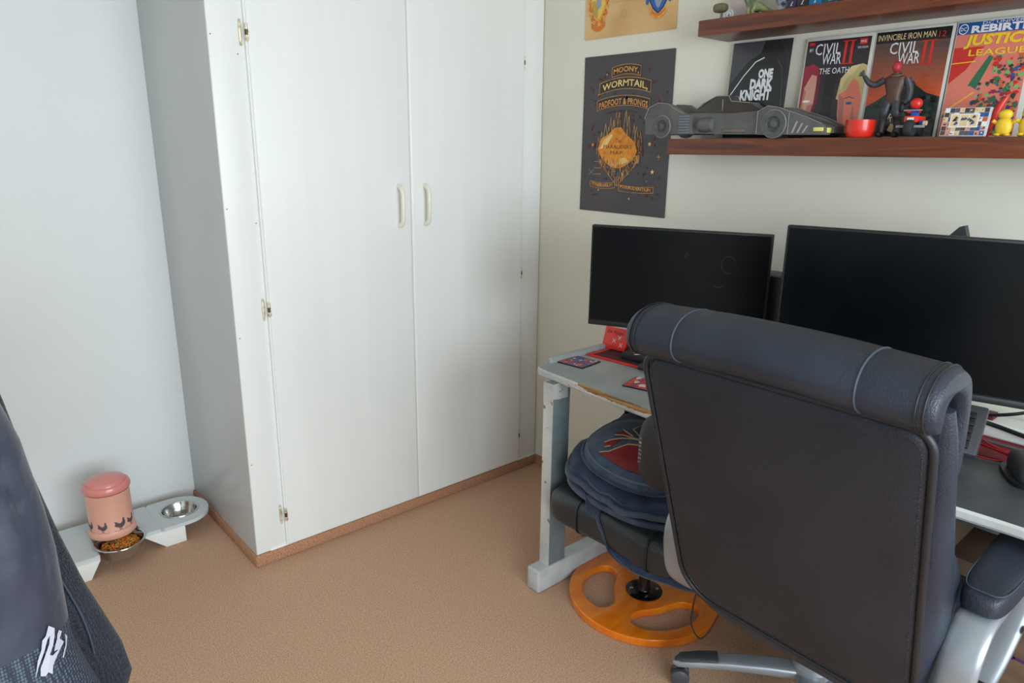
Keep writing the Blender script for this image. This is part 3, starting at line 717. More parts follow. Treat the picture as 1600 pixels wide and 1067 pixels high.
for k in range(n_): pfc.append(((len(fr_) - 1) * n_ + k, (len(fr_) - 1) * n_ + (k + 1) % n_, len(pv) - 1))
MB().add(pv, pfc).build('back_panel', leather2, oc, True, angle=80)
MB().tube([(rearx(p.y) - .004, p.x, p.y) for p in panel_outline(-.003)], .0065, 10, closed=True).build('piping', piping_m, oc, True)
b2 = panel_outline(.011)
st = MB()
acc = 0
L = b2 + [b2[0]]
for a, c in zip(L, L[1:]):
    d = (c - a).length; m = max(1, int(d / .0055))
    for k in range(m):
        if (k % 2) == 0:
            p0 = a + (c - a) * (k / m); p1 = a + (c - a) * ((k + .6) / m)
            st.tube([(rearx(p0.y) - .0100, p0.x, p0.y), (rearx(p1.y) - .0100, p1.x, p1.y)], .0009, 4)
st.build('stitching', mat('dark_stitching', (52, 58, 70), .6), oc, True)
# head roll
prof = catmull([Vector(p + (0,)) for p in [(1.122, 1.100), (1.094, 1.106), (1.076, 1.130), (1.080, 1.162), (1.104, 1.186), (1.145, 1.196), (1.190, 1.190), (1.226, 1.166), (1.246, 1.12), (1.256, 1.055), (1.256, 1.005), (1.245, .992), (1.230, 1.002), (1.224, 1.055), (1.213, 1.108), (1.192, 1.140), (1.160, 1.152), (1.130, 1.140)]], 5, closed=True)
NP = len(prof)
pnorm = []
for i in range(NP):
    t_ = (prof[(i + 1) % NP] - prof[i - 1]).normalized(); pnorm.append(Vector((-t_.y, t_.x, 0)))
if (pc_ := sum((p.x * q.y - q.x * p.y for p, q in zip(prof, prof[1:] + prof[:1])))) > 0: pnorm = pnorm
else: pnorm = [-n_ for n_ in pnorm]
pc = Vector((1.15, 1.125, 0))
rings = []
hl = .286
for u in [-1, -.995, -.98, -.955, -.92, -.86, -.75, -.625, -.60, -.575, -.4, -.2, 0, .2, .4, .575, .60, .625, .75, .86, .92, .955, .98, .995, 1]:
    e = abs(u); k = 1.0 if e < .86 else 1 - .055 * ((e - .86) / .14) ** 3
    sag = 1.0 + (0.012 if e < .55 else 0) - (.018 if .59 < e < .61 else 0)
    dz = -0.010 * e * e
    ins = 0 if e < .93 else .007 * ((e - .93) / .07) ** 2.5
    rings.append([(pc.x + (p.x + pnorm[pi_].x * ins - pc.x) * sag, CY + 0.004 + u * hl, pc.y + (p.y + pnorm[pi_].y * ins - pc.y) * sag + dz) for pi_, p in enumerate(prof)])
MB().loft(rings, caps='flat').build('headrest', leather, oc, True, angle=60)
for u in (-.60, .60, -.95, .95, -.91, .91):
    k = 1.0
    s0 = .982 if abs(u) < .7 else 1.004
    pts = [(pc.x + (p.x - pc.x) * k * s0 * 1.01, CY + .004 + u * hl, pc.y + (p.y - pc.y) * k * s0 * 1.008 - .01 * u * u) for p in prof[:56]]
    MB().tube(pts, .0022 if abs(u) < .7 else .0015, 6).build('seam', thread_m if abs(u) < .7 else piping_m, oc, True)
# seat
def seatf(p): p = p.copy(); p.z += -0.03 * (p.x / .27) ** 3; return p
MB().pillow((CX + .02, CY, .455), (.265, .262, .065), .42, 44, f=seatf).build('seat', leather, oc, True)
MB().box((CX - .13, CY - .10, .335), (CX + .13, CY + .10, .395), .012).build('tilt_mechanism', blackp, oc, True)
def arm(sg):
    y = CY + sg * .314
    pth = catmull([(1.74, y, .655), (1.60, y, .652), (1.475, y, .652), (1.405, y, .645), (1.362, y, .60), (1.350, y - sg * .002, .53), (1.372, y - sg * .010, .44), (1.48, y - sg * .02, .375), (1.57, y - sg * .02, .375), (1.66, y - sg * .012, .43), (1.73, y - sg * .004, .52), (1.765, y, .60), (1.77, y, .64)], 5, closed=True)
    fr2 = MB().tube(pth, 1.0, 14, closed=True, flat=(.013, .034, (0, 1, 0))).build('arm_frame', silver_m, oc, True)
    MB().box((1.50, y - .02 if sg < 0 else y - .10, .385), (1.60, y + .10 if sg < 0 else y + .02, .405), .006).build('arm_bracket', blackp, oc, True)
    def af(p):
        p = p.copy(); p.z += .008 * math.cos(p.x * 9); p.y *= 1 + .1 * p.x / .17; return p
    a_ = MB().pillow((1.585, y, .684), (.185, .046, .028), .42, 36, f=af).build('armrest', leather, oc, True)
    ptsl = []
    for k in range(41):
        t = PI / 2 + PI * k / 40
        ptsl.append((1.585 + .172 * math.copysign(abs(math.cos(t)) ** .42, math.cos(t)), y + .040 * math.copysign(abs(math.sin(t)) ** .42, math.sin(t)), .7135 - .004 * abs(math.cos(t))))
    MB().tube(ptsl, .0012, 5).build('stitching', thread_m, a_, True)
    MB().lathe([(.0001, -.004), (.009, -.003), (.010, .003), (.0001, .004)], (1.70, y + sg * .036, .50), 14, axis='Y').build('bolt', dgrey, fr2, True)
arm(1); arm(-1)
HX, HY = 1.712, .680
MB().lathe([(.028, .12), (.028, .24), (.020, .241), (.020, .345), (.0001, .345)], (HX, HY, 0), 24).build('gas_lift', blackp, oc, True)
hub = MB().lathe([(.0001, .075), (.045, .075), (.055, .09), (.055, .135), (.042, .15), (.0001, .15)], (HX, HY, 0), 28).build('hub', silver_m, oc, True)
for k in range(5):
    an = math.radians(126 + 72 * k); M_ = Matrix.Translation((HX, HY, 0)) @ Matrix.Rotation(an, 4, 'Z')
    lp = [(.04, .125), (.12, .122), (.22, .112), (.30, .099), (.355, .088), (.372, .076)]
    rg = []
    for i, (r_, zt) in enumerate(lp):
        wv = [.030, .029, .027, .026, .024, .010][i]; hh = [.036, .035, .030, .026, .022, .012][i]
        ring = []
        for q in range(16):
            t = 2 * PI * q / 16; c_, s_ = math.cos(t), math.sin(t)
            ring.append(M_ @ Vector((r_, wv * math.copysign(abs(c_) ** .6, c_), zt - hh / 2 + hh / 2 * math.copysign(abs(s_) ** .6, s_))))
        rg.append(ring)
    lg = MB().loft(rg).build('base_leg', silver_m, oc, True)
    rg = []
    for i, (r_, zt, wv) in enumerate([(.250, .1105, .022), (.252, .1155, .0245), (.30, .1085, .0235), (.352, .0955, .020), (.368, .083, .009)]):
        rg.append([M_ @ Vector((r_, wv * math.copysign(abs(math.cos(t)) ** .6, math.cos(t)), zt - .009 + .007 * math.sin(t))) for t in [2 * PI * q / 16 for q in range(16)]])
    MB().loft(rg).build('leg_cap', dgrey, lg, True)
    cs = MB()
    for sgn in (-1, 1):
        cs.lathe([(.0001, -.010), (.020, -.010), (.0265, -.006), (.0265, .006), (.020, .010), (.0001, .010)], (.350, sgn * .0135, .0268), 26, axis='Y', M=M_)
    cst = cs.build('castor', mat('castor_grey', (66, 68, 74), .45), lg, True)
    MB().tube([M_ @ Vector((.345, 0, .03)), M_ @ Vector((.345, 0, .085))], .008, 10).build('castor_stem', blackp, cst, True)
cb = catmull([(1.47, .905, .40), (1.452, .906, .318), (1.450, .906, .258), (1.450, .879, .230), (1.450, .856, .258), (1.455, .838, .308), (1.47, .82, .39)], 7)
MB().tube(cb, .0022, 6).build('hanging_cable', blackp, oc, True)

# ================================================================== FOOTSTOOL
FX, FYY = 1.745, 1.285
fs_ = thing('footstool', 'black leather footstool on a round orange wooden ring base beneath the desk', 'footstool', (FX, FYY, 0))
n = 96; Rr = 0.255
# wooden disc with three kidney cut-outs: build on a polar grid
def in_hole(r, a):
    for h0 in HOLES:
        d = (a - h0 + PI) % (2 * PI) - PI
        wd_ = 0.86 - 1.6 * max(0, (0.155 - r)) 
        u = d / 0.86; v = (r - 0.163) / 0.055
        if abs(u) ** 2.6 + abs(v) ** 2.6 < 1: return True
    return False
HOLES = [math.radians(x) for x in (248, 128, 8)]
def kidney(h0, m=48):
    out = []
    for k in range(m):
        t = 2 * PI * k / m; u = math.copysign(abs(math.cos(t)) ** (2 / 2.6), math.cos(t)); v = math.copysign(abs(math.sin(t)) ** (2 / 2.6), math.sin(t))
        r = .156 + v * .058; a = h0 + u * .80; out.append((r * math.cos(a), r * math.sin(a)))
    return out
cu = bpy.data.curves.new('tmp_disc', 'CURVE'); cu.dimensions = '2D'; cu.fill_mode = 'BOTH'; cu.extrude = .0095; cu.bevel_depth = .004; cu.bevel_resolution = 3
def spl(pts):
    s_ = cu.splines.new('POLY'); s_.points.add(len(pts) - 1)
    for i, (x, y) in enumerate(pts): s_.points[i].co = (x, y, 0, 1)
    s_.use_cyclic_u = True
spl([((Rr - .004) * math.cos(2 * PI * k / n), (Rr - .004) * math.sin(2 * PI * k / n)) for k in range(n)])
for h0 in HOLES: spl(kidney(h0))
tmp = bpy.data.objects.new('tmp_disc', cu); COL.objects.link(tmp)
me = bpy.data.meshes.new_from_object(tmp.evaluated_get(bpy.context.evaluated_depsgraph_get()))
mbd = MB().add([(v.co.x, v.co.y, v.co.z + .0145) for v in me.vertices], [tuple(p.vertices) for p in me.polygons])
bpy.data.objects.remove(tmp); bpy.data.curves.remove(cu)
mbd.build('base_ring', orange_m, fs_, angle=50)
MB().lathe([(.0001, .028), (.062, .028), (.062, .031), (.056, .034), (.022, .036), (.020, .040), (.020, .31), (.0001, .31)], n=36).build('post', mat('gloss_black_metal', (14, 14, 16), .18), fs_)
for k in range(4):
    MB().lathe([(.0001, .034), (.006, .034), (.006, .0365), (.0001, .038)], (.043 * math.cos(.8 + k * PI / 2), .043 * math.sin(.8 + k * PI / 2), 0), 12).build('bolt', chrome, fs_)
def fsf(p):
    p = p.copy(); p.z += -.020 * (p.y / .25) ** 2 + .0; return p
cush = MB().pillow((-.080, -.033, .376), (.202, .276, .064), .42, 52, f=fsf); cush.build('cushion', mat('teal_black_leather', (26, 34, 40), .38, rgb2=(34, 42, 48), scale=6, bump=.35, bscale=380, bdist=.001, spec=.6), fs_)
for yy in (-.17, -.165, .10):
    ring = []
    for k in range(64):
        t = 2 * PI * k / 64; c_, s_ = math.cos(t), math.sin(t)
        e = .42; fy = (1 - (abs(yy) / .276) ** (2 / e)) ** (e / 2)
        ring.append((-.080 + .204 * fy * math.copysign(abs(c_) ** e, c_), -.033 + yy, .376 + .0655 * fy * math.copysign(abs(s_) ** e, s_) - .020 * (yy / .25) ** 2))
    MB().tube(ring, .0028, 6, closed=True).build('seam', piping_m, fs_)

# ================================================================== BACKPACK
BPX, BPY, BPZ = 1.70, 1.27, .432
bp = thing('backpack', 'navy backpack with dark red front panel lying on the footstool', 'backpack', (BPX, BPY, BPZ - .01), 0.0)
def bag_ring(cx, cy, rx, ry, z, tilt, e=.75, n=44, wob=.0, seed=0):
    out = []
    for k in range(n):
        t = 2 * PI * k / n; c_, s_ = math.cos(t), math.sin(t)
        x = rx * math.copysign(abs(c_) ** e, c_); y = ry * math.copysign(abs(s_) ** e, s_)
        w_ = wob * mnoise.noise(Vector((c_ * 2 + seed, s_ * 2, z * 9 + seed)))
        out.append((cx + x * (1 + w_), cy + y * (1 + w_), z + tilt[0] * x + tilt[1] * y))
    return out
TI = (.05, .05)
# bottom (open-edged) compartment, dark inside
r_ = [bag_ring(1.665, 1.27, a, b_, z, (.0, .05), wob=.05) for a, b_, z in ((.10, .14, .436), (.165, .205, .438), (.178, .222, .455), (.172, .215, .478), (.10, .12, .482))]
MB().loft(r_).build('main_compartment', mat('dark_navy_canvas', (20, 26, 38), .9, sheen=.3, bump=.5), bp, True)
lipz = bag_ring(1.665, 1.27, .182, .226, .446, (.0, .05), wob=.05, n=64)
MB().tube(lipz, 1.0, 10, closed=True, flat=(.0075, .010, (0, 0, 1))).build('grey_hem', navy2, bp, True)
MB().tube([(x + (x - 1.665) * .012, y + (y - 1.27) * .012, z + .007) for x, y, z in lipz], .0032, 6, closed=True).build('blue_zip', blue_trim, bp, True)
def crumple(ring, amt, seed):
    out = []
    for x, y, z in ring:
        q = mnoise.noise(Vector((x * 13 + seed, y * 13, z * 30))); out.append((x + q * amt, y + q * amt * .6, z + .5 * amt * mnoise.noise(Vector((x * 20, y * 20 + seed, 3)))))
    return out
r_ = [crumple(bag_ring(1.660, 1.275, a, b_, z, (.04 + .02 * k, .08), wob=.10, seed=3, n=64), .014, 2) for k, (a, b_, z) in enumerate(((.12, .15, .468), (.165, .203, .474), (.180, .217, .486), (.184, .222, .500), (.178, .214, .514), (.182, .216, .528), (.170, .205, .542), (.150, .185, .552), (.10, .12, .556)))]
MB().loft(r_).build('middle_pocket', navy, bp, True)
MB().tube(crumple(bag_ring(1.660, 1.275, .187, .224, .492, (.06, .08), wob=.10, seed=3, n=64), .014, 2), 1.0, 10, closed=True, flat=(.006, .009, (0, 0, 1))).build('grey_band', navy2, bp, True)
LX0, LY0 = 1.615, 1.235
def lid_plane(x, y): return .600 + .25 * (x - 1.57) + .08 * (y - 1.24)
r_ = [[(x, y, z) for x, y, z in bag_ring(LX0, LY0, a, b_, lid_plane(LX0, LY0) + dz, (.25 * tk, .08), e=.85, wob=.03, seed=6, n=64)] for a, b_, dz, tk in ((.12, .15, -.062, .5), (.137, .172, -.052, .6), (.143, .182, -.034, .8), (.140, .178, -.016, 1), (.128, .165, -.004, 1), (.10, .13, .002, 1), (.05, .07, .005, 1))]
MB().loft(r_).build('front_pocket', navy2, bp, True)
MB().tube(bag_ring(LX0, LY0, .146, .185, lid_plane(LX0, LY0) - .030, (.22, .08), e=.85, wob=.03, seed=6, n=64), .0055, 10, closed=True).build('zip', navy, bp, True)
MB().tube(bag_ring(LX0, LY0, .134, .171, lid_plane(LX0, LY0) - .008, (.25, .08), e=.85, wob=.03, seed=6, n=64), .0035, 8, closed=True).build('piping', mat('slate_trim', (84, 98, 110), .7), bp, True)
def lidz(x, y):
    r = min(1, math.sqrt(((x - LX0) / .13) ** 2 + ((y - LY0) / .168) ** 2)); return lid_plane(x, y) + .0085 - .0090 * r ** 4
def patch(mb, pts, mi, off=0.0):
    c = Vector((sum(p[0] for p in pts) / len(pts), sum(p[1] for p in pts) / len(pts))); N = len(pts); K = 5
    Q = []
    for i in range(N):
        a = Vector(pts[i]); b_ = Vector(pts[(i + 1) % N])
        for k in range(4): Q.append(a + (b_ - a) * k / 4)
    vs = []; fs = []; n = len(Q)
    for k in range(K):
        f_ = 1 - k / K
        for q in Q:
            p = c + (q - c) * f_; vs.append((p.x, p.y, lidz(p.x, p.y) + off + .0008 * mnoise.noise(Vector((p.x * 40, p.y * 40, 0)))))
    vs.append((c.x, c.y, lidz(c.x, c.y) + off))
    for k in range(K - 1):
        for i in range(n): fs.append((k * n + i, k * n + (i + 1) % n, (k + 1) * n + (i + 1) % n, (k + 1) * n + i))
    for i in range(n): fs.append(((K - 1) * n + i, (K - 1) * n + (i + 1) % n, len(vs) - 1))
    mb.add(vs, fs, mi)
em = MB()
def edgeline(pts, w_=.0018):
    em.tube([(x, y, lidz(x, y) + .0022) for x, y in [tuple(Vector(a).lerp(Vector(b_), t / 5)) for a, b_ in zip(pts, pts[1:]) for t in range(6)]], w_, 5, mi=1)
reds = [[(1.516, 1.318), (1.532, 1.294), (1.591, 1.269), (1.613, 1.23), (1.60, 1.20), (1.60, 1.14), (1.576, 1.11), (1.545, 1.105), (1.53, 1.118), (1.516, 1.161), (1.504, 1.209), (1.506, 1.262)],
        [(1.557, 1.334), (1.579, 1.324), (1.603, 1.302), (1.554, 1.306), (1.541, 1.319)],
        [(1.602, 1.333), (1.639, 1.33), (1.629, 1.292), (1.612, 1.312)]]
for rp in reds: patch(em, rp, 0)
edgeline(reds[0][:5]); edgeline([reds[1][3], reds[1][4]]); edgeline(reds[1][:3]); edgeline([(1.639, 1.33), (1.63, 1.283)])
edgeline([(1.602, 1.333), (1.617, 1.311), (1.628, 1.255), (1.639, 1.256), (1.658, 1.306), (1.692, 1.299)]); edgeline([(1.603, 1.302), (1.620, 1.275), (1.628, 1.255)])
em.build('emblem_panel', [redpanel, beige_trim], bp, True, label='dark red vinyl emblem with beige outlines')
hd = catmull([(1.77, 1.40, .61), (1.76, 1.42, .635), (1.75, 1.40, .650), (1.75, 1.35, .645)], 5)
MB().tube(hd, .006, 8).build('grab_handle', blackp, bp, True)
r_ = [bag_ring(1.735, 1.30, a, b_, z, (.12, .06), wob=.2, seed=9) for a, b_, z in ((.08, .10, .54), (.095, .135, .58), (.085, .12, .62), (.04, .05, .640))]
MB().loft(r_).build('top_flap', navy, bp, True)
stp = catmull([(1.500, 1.33, .455), (1.480, 1.30, .43), (1.470, 1.268, .395), (1.475, 1.225, .335), (1.485, 1.161, .300), (1.490, 1.10, .300), (1.495, 1.034, .312), (1.50, .96, .325), (1.54, .90, .335)], 6)
MB().tube(stp, [1 - .45 * min(1, max(0, (k_ - 10) / 16)) for k_ in range(len(stp))], 10, flat=(.004, .022, (.2, .75, .6))).build('shoulder_strap', navy, bp, True)
MB().tube([p + Vector((-.005, -.010, -.008)) for p in stp], .003, 6).build('strap_piping', navy2, bp, True)
# dark rounded panel with small vertical lettering between backpack and chair
pn = thing('plastic_case', 'dark grey rounded plastic shell with small pale vertical lettering, standing on the backpack', 'speaker', (1.50, 1.07, .60))
ox, oy = 1.455, 1.055
MB().pillow((ox, oy, .705), (.030, .062, .105), .75, 30).build('shell', mat('charcoal_shell', (44, 44, 48), .55), pn, True)
# letters on its room side
la = Art((ox - .0315, oy + .040, .745), (0, 0, -1), (0, -1, 0), .0006)
for i, ch in enumerate('SIREFEL'):
    la.text(ch, i * .0115, -.003, .006, .008, 0, 1)
la.build('lettering', [mat('pale_letter', (170, 170, 170), .6)], pn, True, smooth=False)
solo(MB().pillow((0, 0, .03), (.05, .045, .03), .8, 24), 'toy_ball', red_m, 'small red plastic dome on the carpet behind the footstool', 'ball', (1.915, 1.715, 0.0))

# cardboard box under the desk
cbx = thing('cardboard_box', 'brown cardboard box with purple mark under the right end of the desk', 'box', (2.0, .12, 0))
MB().box((1.905, -.20, .0), (2.15, .47, .50), .003).build('carton', card_m, cbx, True)
MB().box((1.902, -.19, .385), (1.905, .47, .50)).build('flap', mat('cardboard_light', (140, 116, 92), .85), cbx, True)
a = Art((1.902, .318, .285), (0, -1, 0), (0, 0, 1), .0005); a.line([(0, .01), (.015, .0), (.03, .014), (.05, .012)], .006, 0); a.line([(.012, .02), (.02, -.008)], .004, 0); a.build('purple_mark', purple_m, cbx, True, smooth=False)
for j in range(2):
    pass

# ================================================================== SHELVES
SX = 2.018
def shelf(label, yl, zt, th, slope, yr=-.45):
    t = solo(MB().box((SX - RX, yr - yl, -th), (-.001, 0, 0), .0015), 'wall_shelf', walnut, label, 'shelf', (RX, yl, zt), 0, 'dark wooden wall shelves')
    t.rotation_euler = (-slope, 0, 0); return t
shelf('upper dark walnut floating shelf at the top right', 1.432, 1.871, .046, 0.006)
shelf('lower dark walnut floating shelf above the monitors', 1.520, 1.5165, .050, 0.010)
def z_low(y): return 1.5165 + (1.520 - y) * 0.010
def z_up(y): return 1.871 + (1.432 - y) * 0.006

# ================================================================== POSTERS
def poster(name, label, yl, yr, z0, z1, paper):
    t = thing(name, label, 'poster', (RX - .001, (yl + yr) / 2, (z0 + z1) / 2))
    m = MB(); n = 12; vs = []; fs = []
    for i in range(n + 1):
        for j in range(n + 1):
            u, v = i / n, j / n; lift = .0015 * (abs(2 * u - 1) ** 6 + abs(2 * v - 1) ** 6)
            for k in (0, 1): vs.append((RX - .0008 - lift * .4 - (.0012 if k else 0), yl + (yr - yl) * u, z0 + (z1 - z0) * v))
    def id_(i, j, k): return (i * (n + 1) + j) * 2 + k
    for i in range(n):
        for j in range(n):
            fs.append((id_(i, j, 1), id_(i + 1, j, 1), id_(i + 1, j + 1, 1), id_(i, j + 1, 1))); fs.append((id_(i, j, 0), id_(i, j + 1, 0), id_(i + 1, j + 1, 0), id_(i + 1, j, 0)))
    for i in range(n):
        fs.append((id_(i, 0, 0), id_(i + 1, 0, 0), id_(i + 1, 0, 1), id_(i, 0, 1))); fs.append((id_(i, n, 0), id_(i, n, 1), id_(i + 1, n, 1), id_(i + 1, n, 0)))
        fs.append((id_(0, i, 0), id_(0, i, 1), id_(0, i + 1, 1), id_(0, i + 1, 0))); fs.append((id_(n, i, 0), id_(n, i + 1, 0), id_(n, i + 1, 1), id_(n, i, 1)))
    m.add(vs, fs).build('paper', paper, t, True, angle=80)
    return t, Art((RX - .0034, yl, z0), (0, -1, 0), (0, 0, 1), .00025)
pt, A = poster('poster', 'dark poster with gold lettering MOONY, WORMTAIL, PADFOOT & PRONGS', 2.072, 1.638, 1.234, 1.824, posterk_m)
PM = [gold_m, gold2_m, brownl_m, crimson_m, mat('amber_print', (232, 160, 50), .6, rgb2=(214, 122, 36), scale=50, detail=8), mat('ink_brown', (60, 36, 26), .6), mat('poster_dark', (44, 36, 42), .4), mat('pale_blue_print', (150, 150, 170), .6)]
rnd = random.Random(5)
for k in range(230):   # red and brown spatter
    u = rnd.uniform(.02, .415); v = rnd.uniform(.05, .53); r = rnd.uniform(.001, .0055)
    if .10 < u < .33 and .2 < v < .33: continue
    A.poly([(u + r * math.cos(q) * rnd.uniform(.5, 1.6), v + r * math.sin(q) * rnd.uniform(.5, 1.6)) for q in (0, 1.1, 2.2, 3.3, 4.4, 5.4)], rnd.choice([3, 3, 2, 2, 6]), 1 + .01 * k)
def banner(u0, u1, v, h, sag):
    A.poly(arcband(u0, u1, v, h, sag)[:-1], 6, 2.8); A.line(arcband(u0, u1, v, h, sag), .0016, 0, 3.2)
banner(.145, .285, .508, .034, .010); A.text('MOONY,', .153, .514, .122, .022, 0, 4, .012, arc=.009)
banner(.085, .335, .448, .040, .018); A.text('WORMTAIL,', .100, .454, .220, .028, 1, 4, .014, arc=.017)
banner(.075, .335, .388, .036, .018); A.text('PADFOOT & PRONGS', .085, .393, .240, .023, 0, 4, .012, arc=.016)
A.text('ARE PROUD TO PRESENT', .125, .375, .160, .008, 2, 4, arc=.006)
# generic cluster of thin spires over an amber lozenge
for (u, v0, w_, h_) in ((.090, .255, .014, .035), (.140, .29, .014, .04), (.165, .305, .014, .05), (.192, .325, .014, .062), (.24, .31, .014, .06), (.268, .285, .016, .05), (.292, .26, .014, .045), (.31, .25, .014, .035), (.125, .30, .016, .04), (.150, .31, .012, .055), (.178, .32, .018, .065), (.205, .33, .012, .060), (.225, .32, .020, .07), (.255, .30, .014, .055), (.28, .285, .018, .045), (.30, .27, .012, .04), (.105, .28, .012, .03)):
    A.line([(u - w_ / 2, v0 - .03), (u - w_ / 2, v0), (u, v0 + h_), (u + w_ / 2, v0), (u + w_ / 2, v0 - .03)], .0014, rnd.choice([0, 1, 2]), 2.2)
    A.rect(u - w_ / 4, v0 - .03, u + w_ / 4, v0, 2, 2.1)
loz = [(.085, .245), (.11, .285), (.14, .30), (.175, .325), (.205, .325), (.235, .30), (.27, .275), (.29, .24), (.27, .205), (.23, .185), (.20, .17), (.16, .18), (.12, .20)]
A.poly([(u + rnd.uniform(-.004, .004), v + rnd.uniform(-.004, .004)) for u, v in loz], 4, 3)
A.poly([(.10, .245), (.13, .25), (.165, .30), (.15, .30), (.12, .28)], 1, 3.2); A.poly([(.19, .18), (.25, .20), (.23, .215), (.20, .21)], 1, 3.2)
A.text('The', .175, .270, .030, .014, 5, 4, shear=.3); A.text('MARAUDERS', .118, .246, .142, .014, 5, 4); A.text('MAP', .155, .224, .060, .014, 5, 4)
for k in range(170):
    u = rnd.uniform(.09, .30); d = abs(u - .195); v = .185 + d * .25 - rnd.uniform(0, .075 * (1 - d / .12) + .01); h_ = rnd.uniform(.008, .024)
    A.line([(u, v), (u, v + h_)], .0016, rnd.choice([0, 2, 2, 0, 5, 7]), 3.4 + .01 * k)
    if k % 3 == 0: A.line([(u - .005, v + h_), (u, v + h_ + .006), (u + .005, v + h_)], .0012, 0, 3.5)
A.line([(.09, .205), (.195, .105), (.30, .205)], .0016, 0, 3.5)
for (u, v, r, mi) in ((.06, .26, .008, 0), (.365, .165, .010, 1), (.39, .22, .012, 0), (.345, .265, .010, 1), (.12, .52, .005, 0), (.08, .448, .005, 0), (.34, .13, .004, 7), (.10, .085, .005, 1), (.26, .06, .005, 1)):
    A.star(u, v, r, mi, 3, 5 if r < .011 else 4, .45 if r < .011 else .15)
A.line([(.045, .143), (.070, .165)], .002, 7, 3); A.line([(.045, .165), (.070, .143)], .002, 7, 3)
for k in range(6): A.line([(.072 + .008 * (k % 2), .195 - k * .012), (.11, .196 - k * .012)], .0015, 2 if k % 2 else 0, 3)
A.line(arcband(.055, .185, .098, .022, -.006), .0014, 0, 3); A.line(arcband(.205, .375, .088, .022, -.004), .0014, 0, 3)
A.text('ITINERARIUM', .065, .103, .108, .013, 0, 4, .01, arc=-.005); A.text('MARAUDENTIUM', .212, .098, .150, .013, 0, 4, .01, slope=-.05)
A.line([(.17, .092), (.19, .082), (.23, .078), (.27, .085)], .0014, 2, 3)
A.build('print', PM, pt, True, smooth=False)
pt2, A = poster('poster', 'parchment-coloured poster with two coats of arms at the top of the wall', 2.079, 1.644, 1.887, 2.19, parch_m)
QM = [gold_m, mat('crest_orange', (222, 120, 30), .6), mat('crest_blue', (40, 100, 180), .6), mat('crest_dark', (30, 36, 60), .6), mat('crest_yellow', (234, 200, 90), .6), mat('crest_grey', (150, 160, 178), .6), mat('faint_brown', (186, 138, 92), .6)]
# left crest: yellow shield in an orange scroll border, stripes; right crest: blue shield, gold ribbon
def shield(cx, cy, w_, h_, mi, l): A.poly([(cx - w_, cy + h_), (cx + w_, cy + h_), (cx + w_ * .95, cy - h_ * .3), (cx + w_ * .5, cy - h_ * .75), (cx, cy - h_), (cx - w_ * .5, cy - h_ * .75), (cx - w_ * .95, cy - h_ * .3)], mi, l)
cx, cy = .068, .135
shield(cx, cy, .046, .085, 3, 1); shield(cx, cy, .043, .081, 0, 1.5); shield(cx, cy, .034, .066, 4, 2)
for k in range(5): A.rect(cx + .004 + k * .006, cy + .005, cx + .006 + k * .006, cy + .062, 3, 2.5)
for k in range(5): A.rect(cx - .030 + k * .006, cy - .045 + k * -.004, cx - .028 + k * .006, cy, 3, 2.5)
A.poly([(cx - .012, cy + .03), (cx + .004, cy + .04), (cx + .012, cy + .012), (cx + .014, cy - .02), (cx, cy - .032), (cx - .012, cy - .01)], 5, 2.8)
for k in range(22):
    t = 2 * PI * k / 22; A.disc(cx + .045 * math.cos(t), cy + .078 * math.sin(t) - .004, .0085, .0085, 0 if k % 2 else 1, 1.6 + .02 * k, 10)
A.poly(arcband(cx - .034, cx + .036, cy - .092, .018, -.018)[:-1], 1, 3); A.text('CREST', cx - .022, cy - .094, .044, .009, 3, 3.4, arc=-.012) if False else None
cx, cy = .352, .135
shield(cx, cy, .048, .078, 3, 1); shield(cx, cy, .044, .072, 2, 2); shield(cx, cy - .02, .018, .040, 5, 2.4)
A.poly([(cx - .03, cy + .055), (cx - .005, cy + .03), (cx + .02, cy + .05), (cx + .012, cy + .01), (cx + .03, cy - .015), (cx + .005, cy - .005), (cx - .012, cy + .015)], 3, 2.8)
for sgn in (-1, 1):
    for k in range(4): A.disc(cx + sgn * (.050), cy + .05 - k * .028, .007, .010, 2 if k % 2 else 5, 1.5 + .05 * k, 10)
A.poly(arcband(cx - .038, cx + .038, cy - .072, .018, -.022)[:-1], 0, 3); A.poly(arcband(cx - .030, cx + .030, cy - .068, .009, -.018)[:-1], 1, 3.3)
A.line([(.135, .118), (.255, .118), (.255, .175), (.135, .175), (.135, .118)], .001, 6, 2); A.line([(.14, .123), (.25, .123), (.25, .17), (.14, .17), (.14, .123)], .0008, 6, 2)
for k in range(3): A.line([(.15 + .004 * k, .135 + .012 * k), (.24 - .004 * k, .135 + .012 * k)], .003, 6, 2)
A.line([(.195 + .013 * math.cos(t / 3), .075 + .013 * math.sin(t / 3)) for t in range(20)], .001, 6, 2)
A.build('print', QM, pt2, True, smooth=False)

# ================================================================== COMICS ON THE LOWER SHELF
def comic(label, yl, wdt, lean=.022, h=.262):
    zb = z_low(yl - wdt / 2) + .0012
    t = thing('comic_book', label, 'comic book', (2.16, yl - wdt / 2, zb), 0, 'bagged comic books leaning on the lower shelf')
    th = math.atan2(lean, h); O = Vector((2.182 - lean - .006, yl, zb)); V = Vector((math.sin(th), 0, math.cos(th))); U = Vector((0, -1, 0)); Nn = U.cross(V)
    M_ = Matrix(((U.x, V.x, Nn.x, O.x), (U.y, V.y, Nn.y, O.y), (U.z, V.z, Nn.z, O.z), (0, 0, 0, 1)))
    MB().box((0, 0, -.004), (wdt, h, 0), .0006, M=M_).build('sleeve', sleeve_m, t, True)
    A_ = Art(O, U, V, .0003); A_.fn = lambda u, v: (u * wdt / .191, v * h / .258); return t, A_
SKY = {'sky%d' % k: tuple(int(a + (b_ - a) * k / 9) for a, b_ in zip((88, 62, 58), (218, 92, 48))) for k in range(10)}
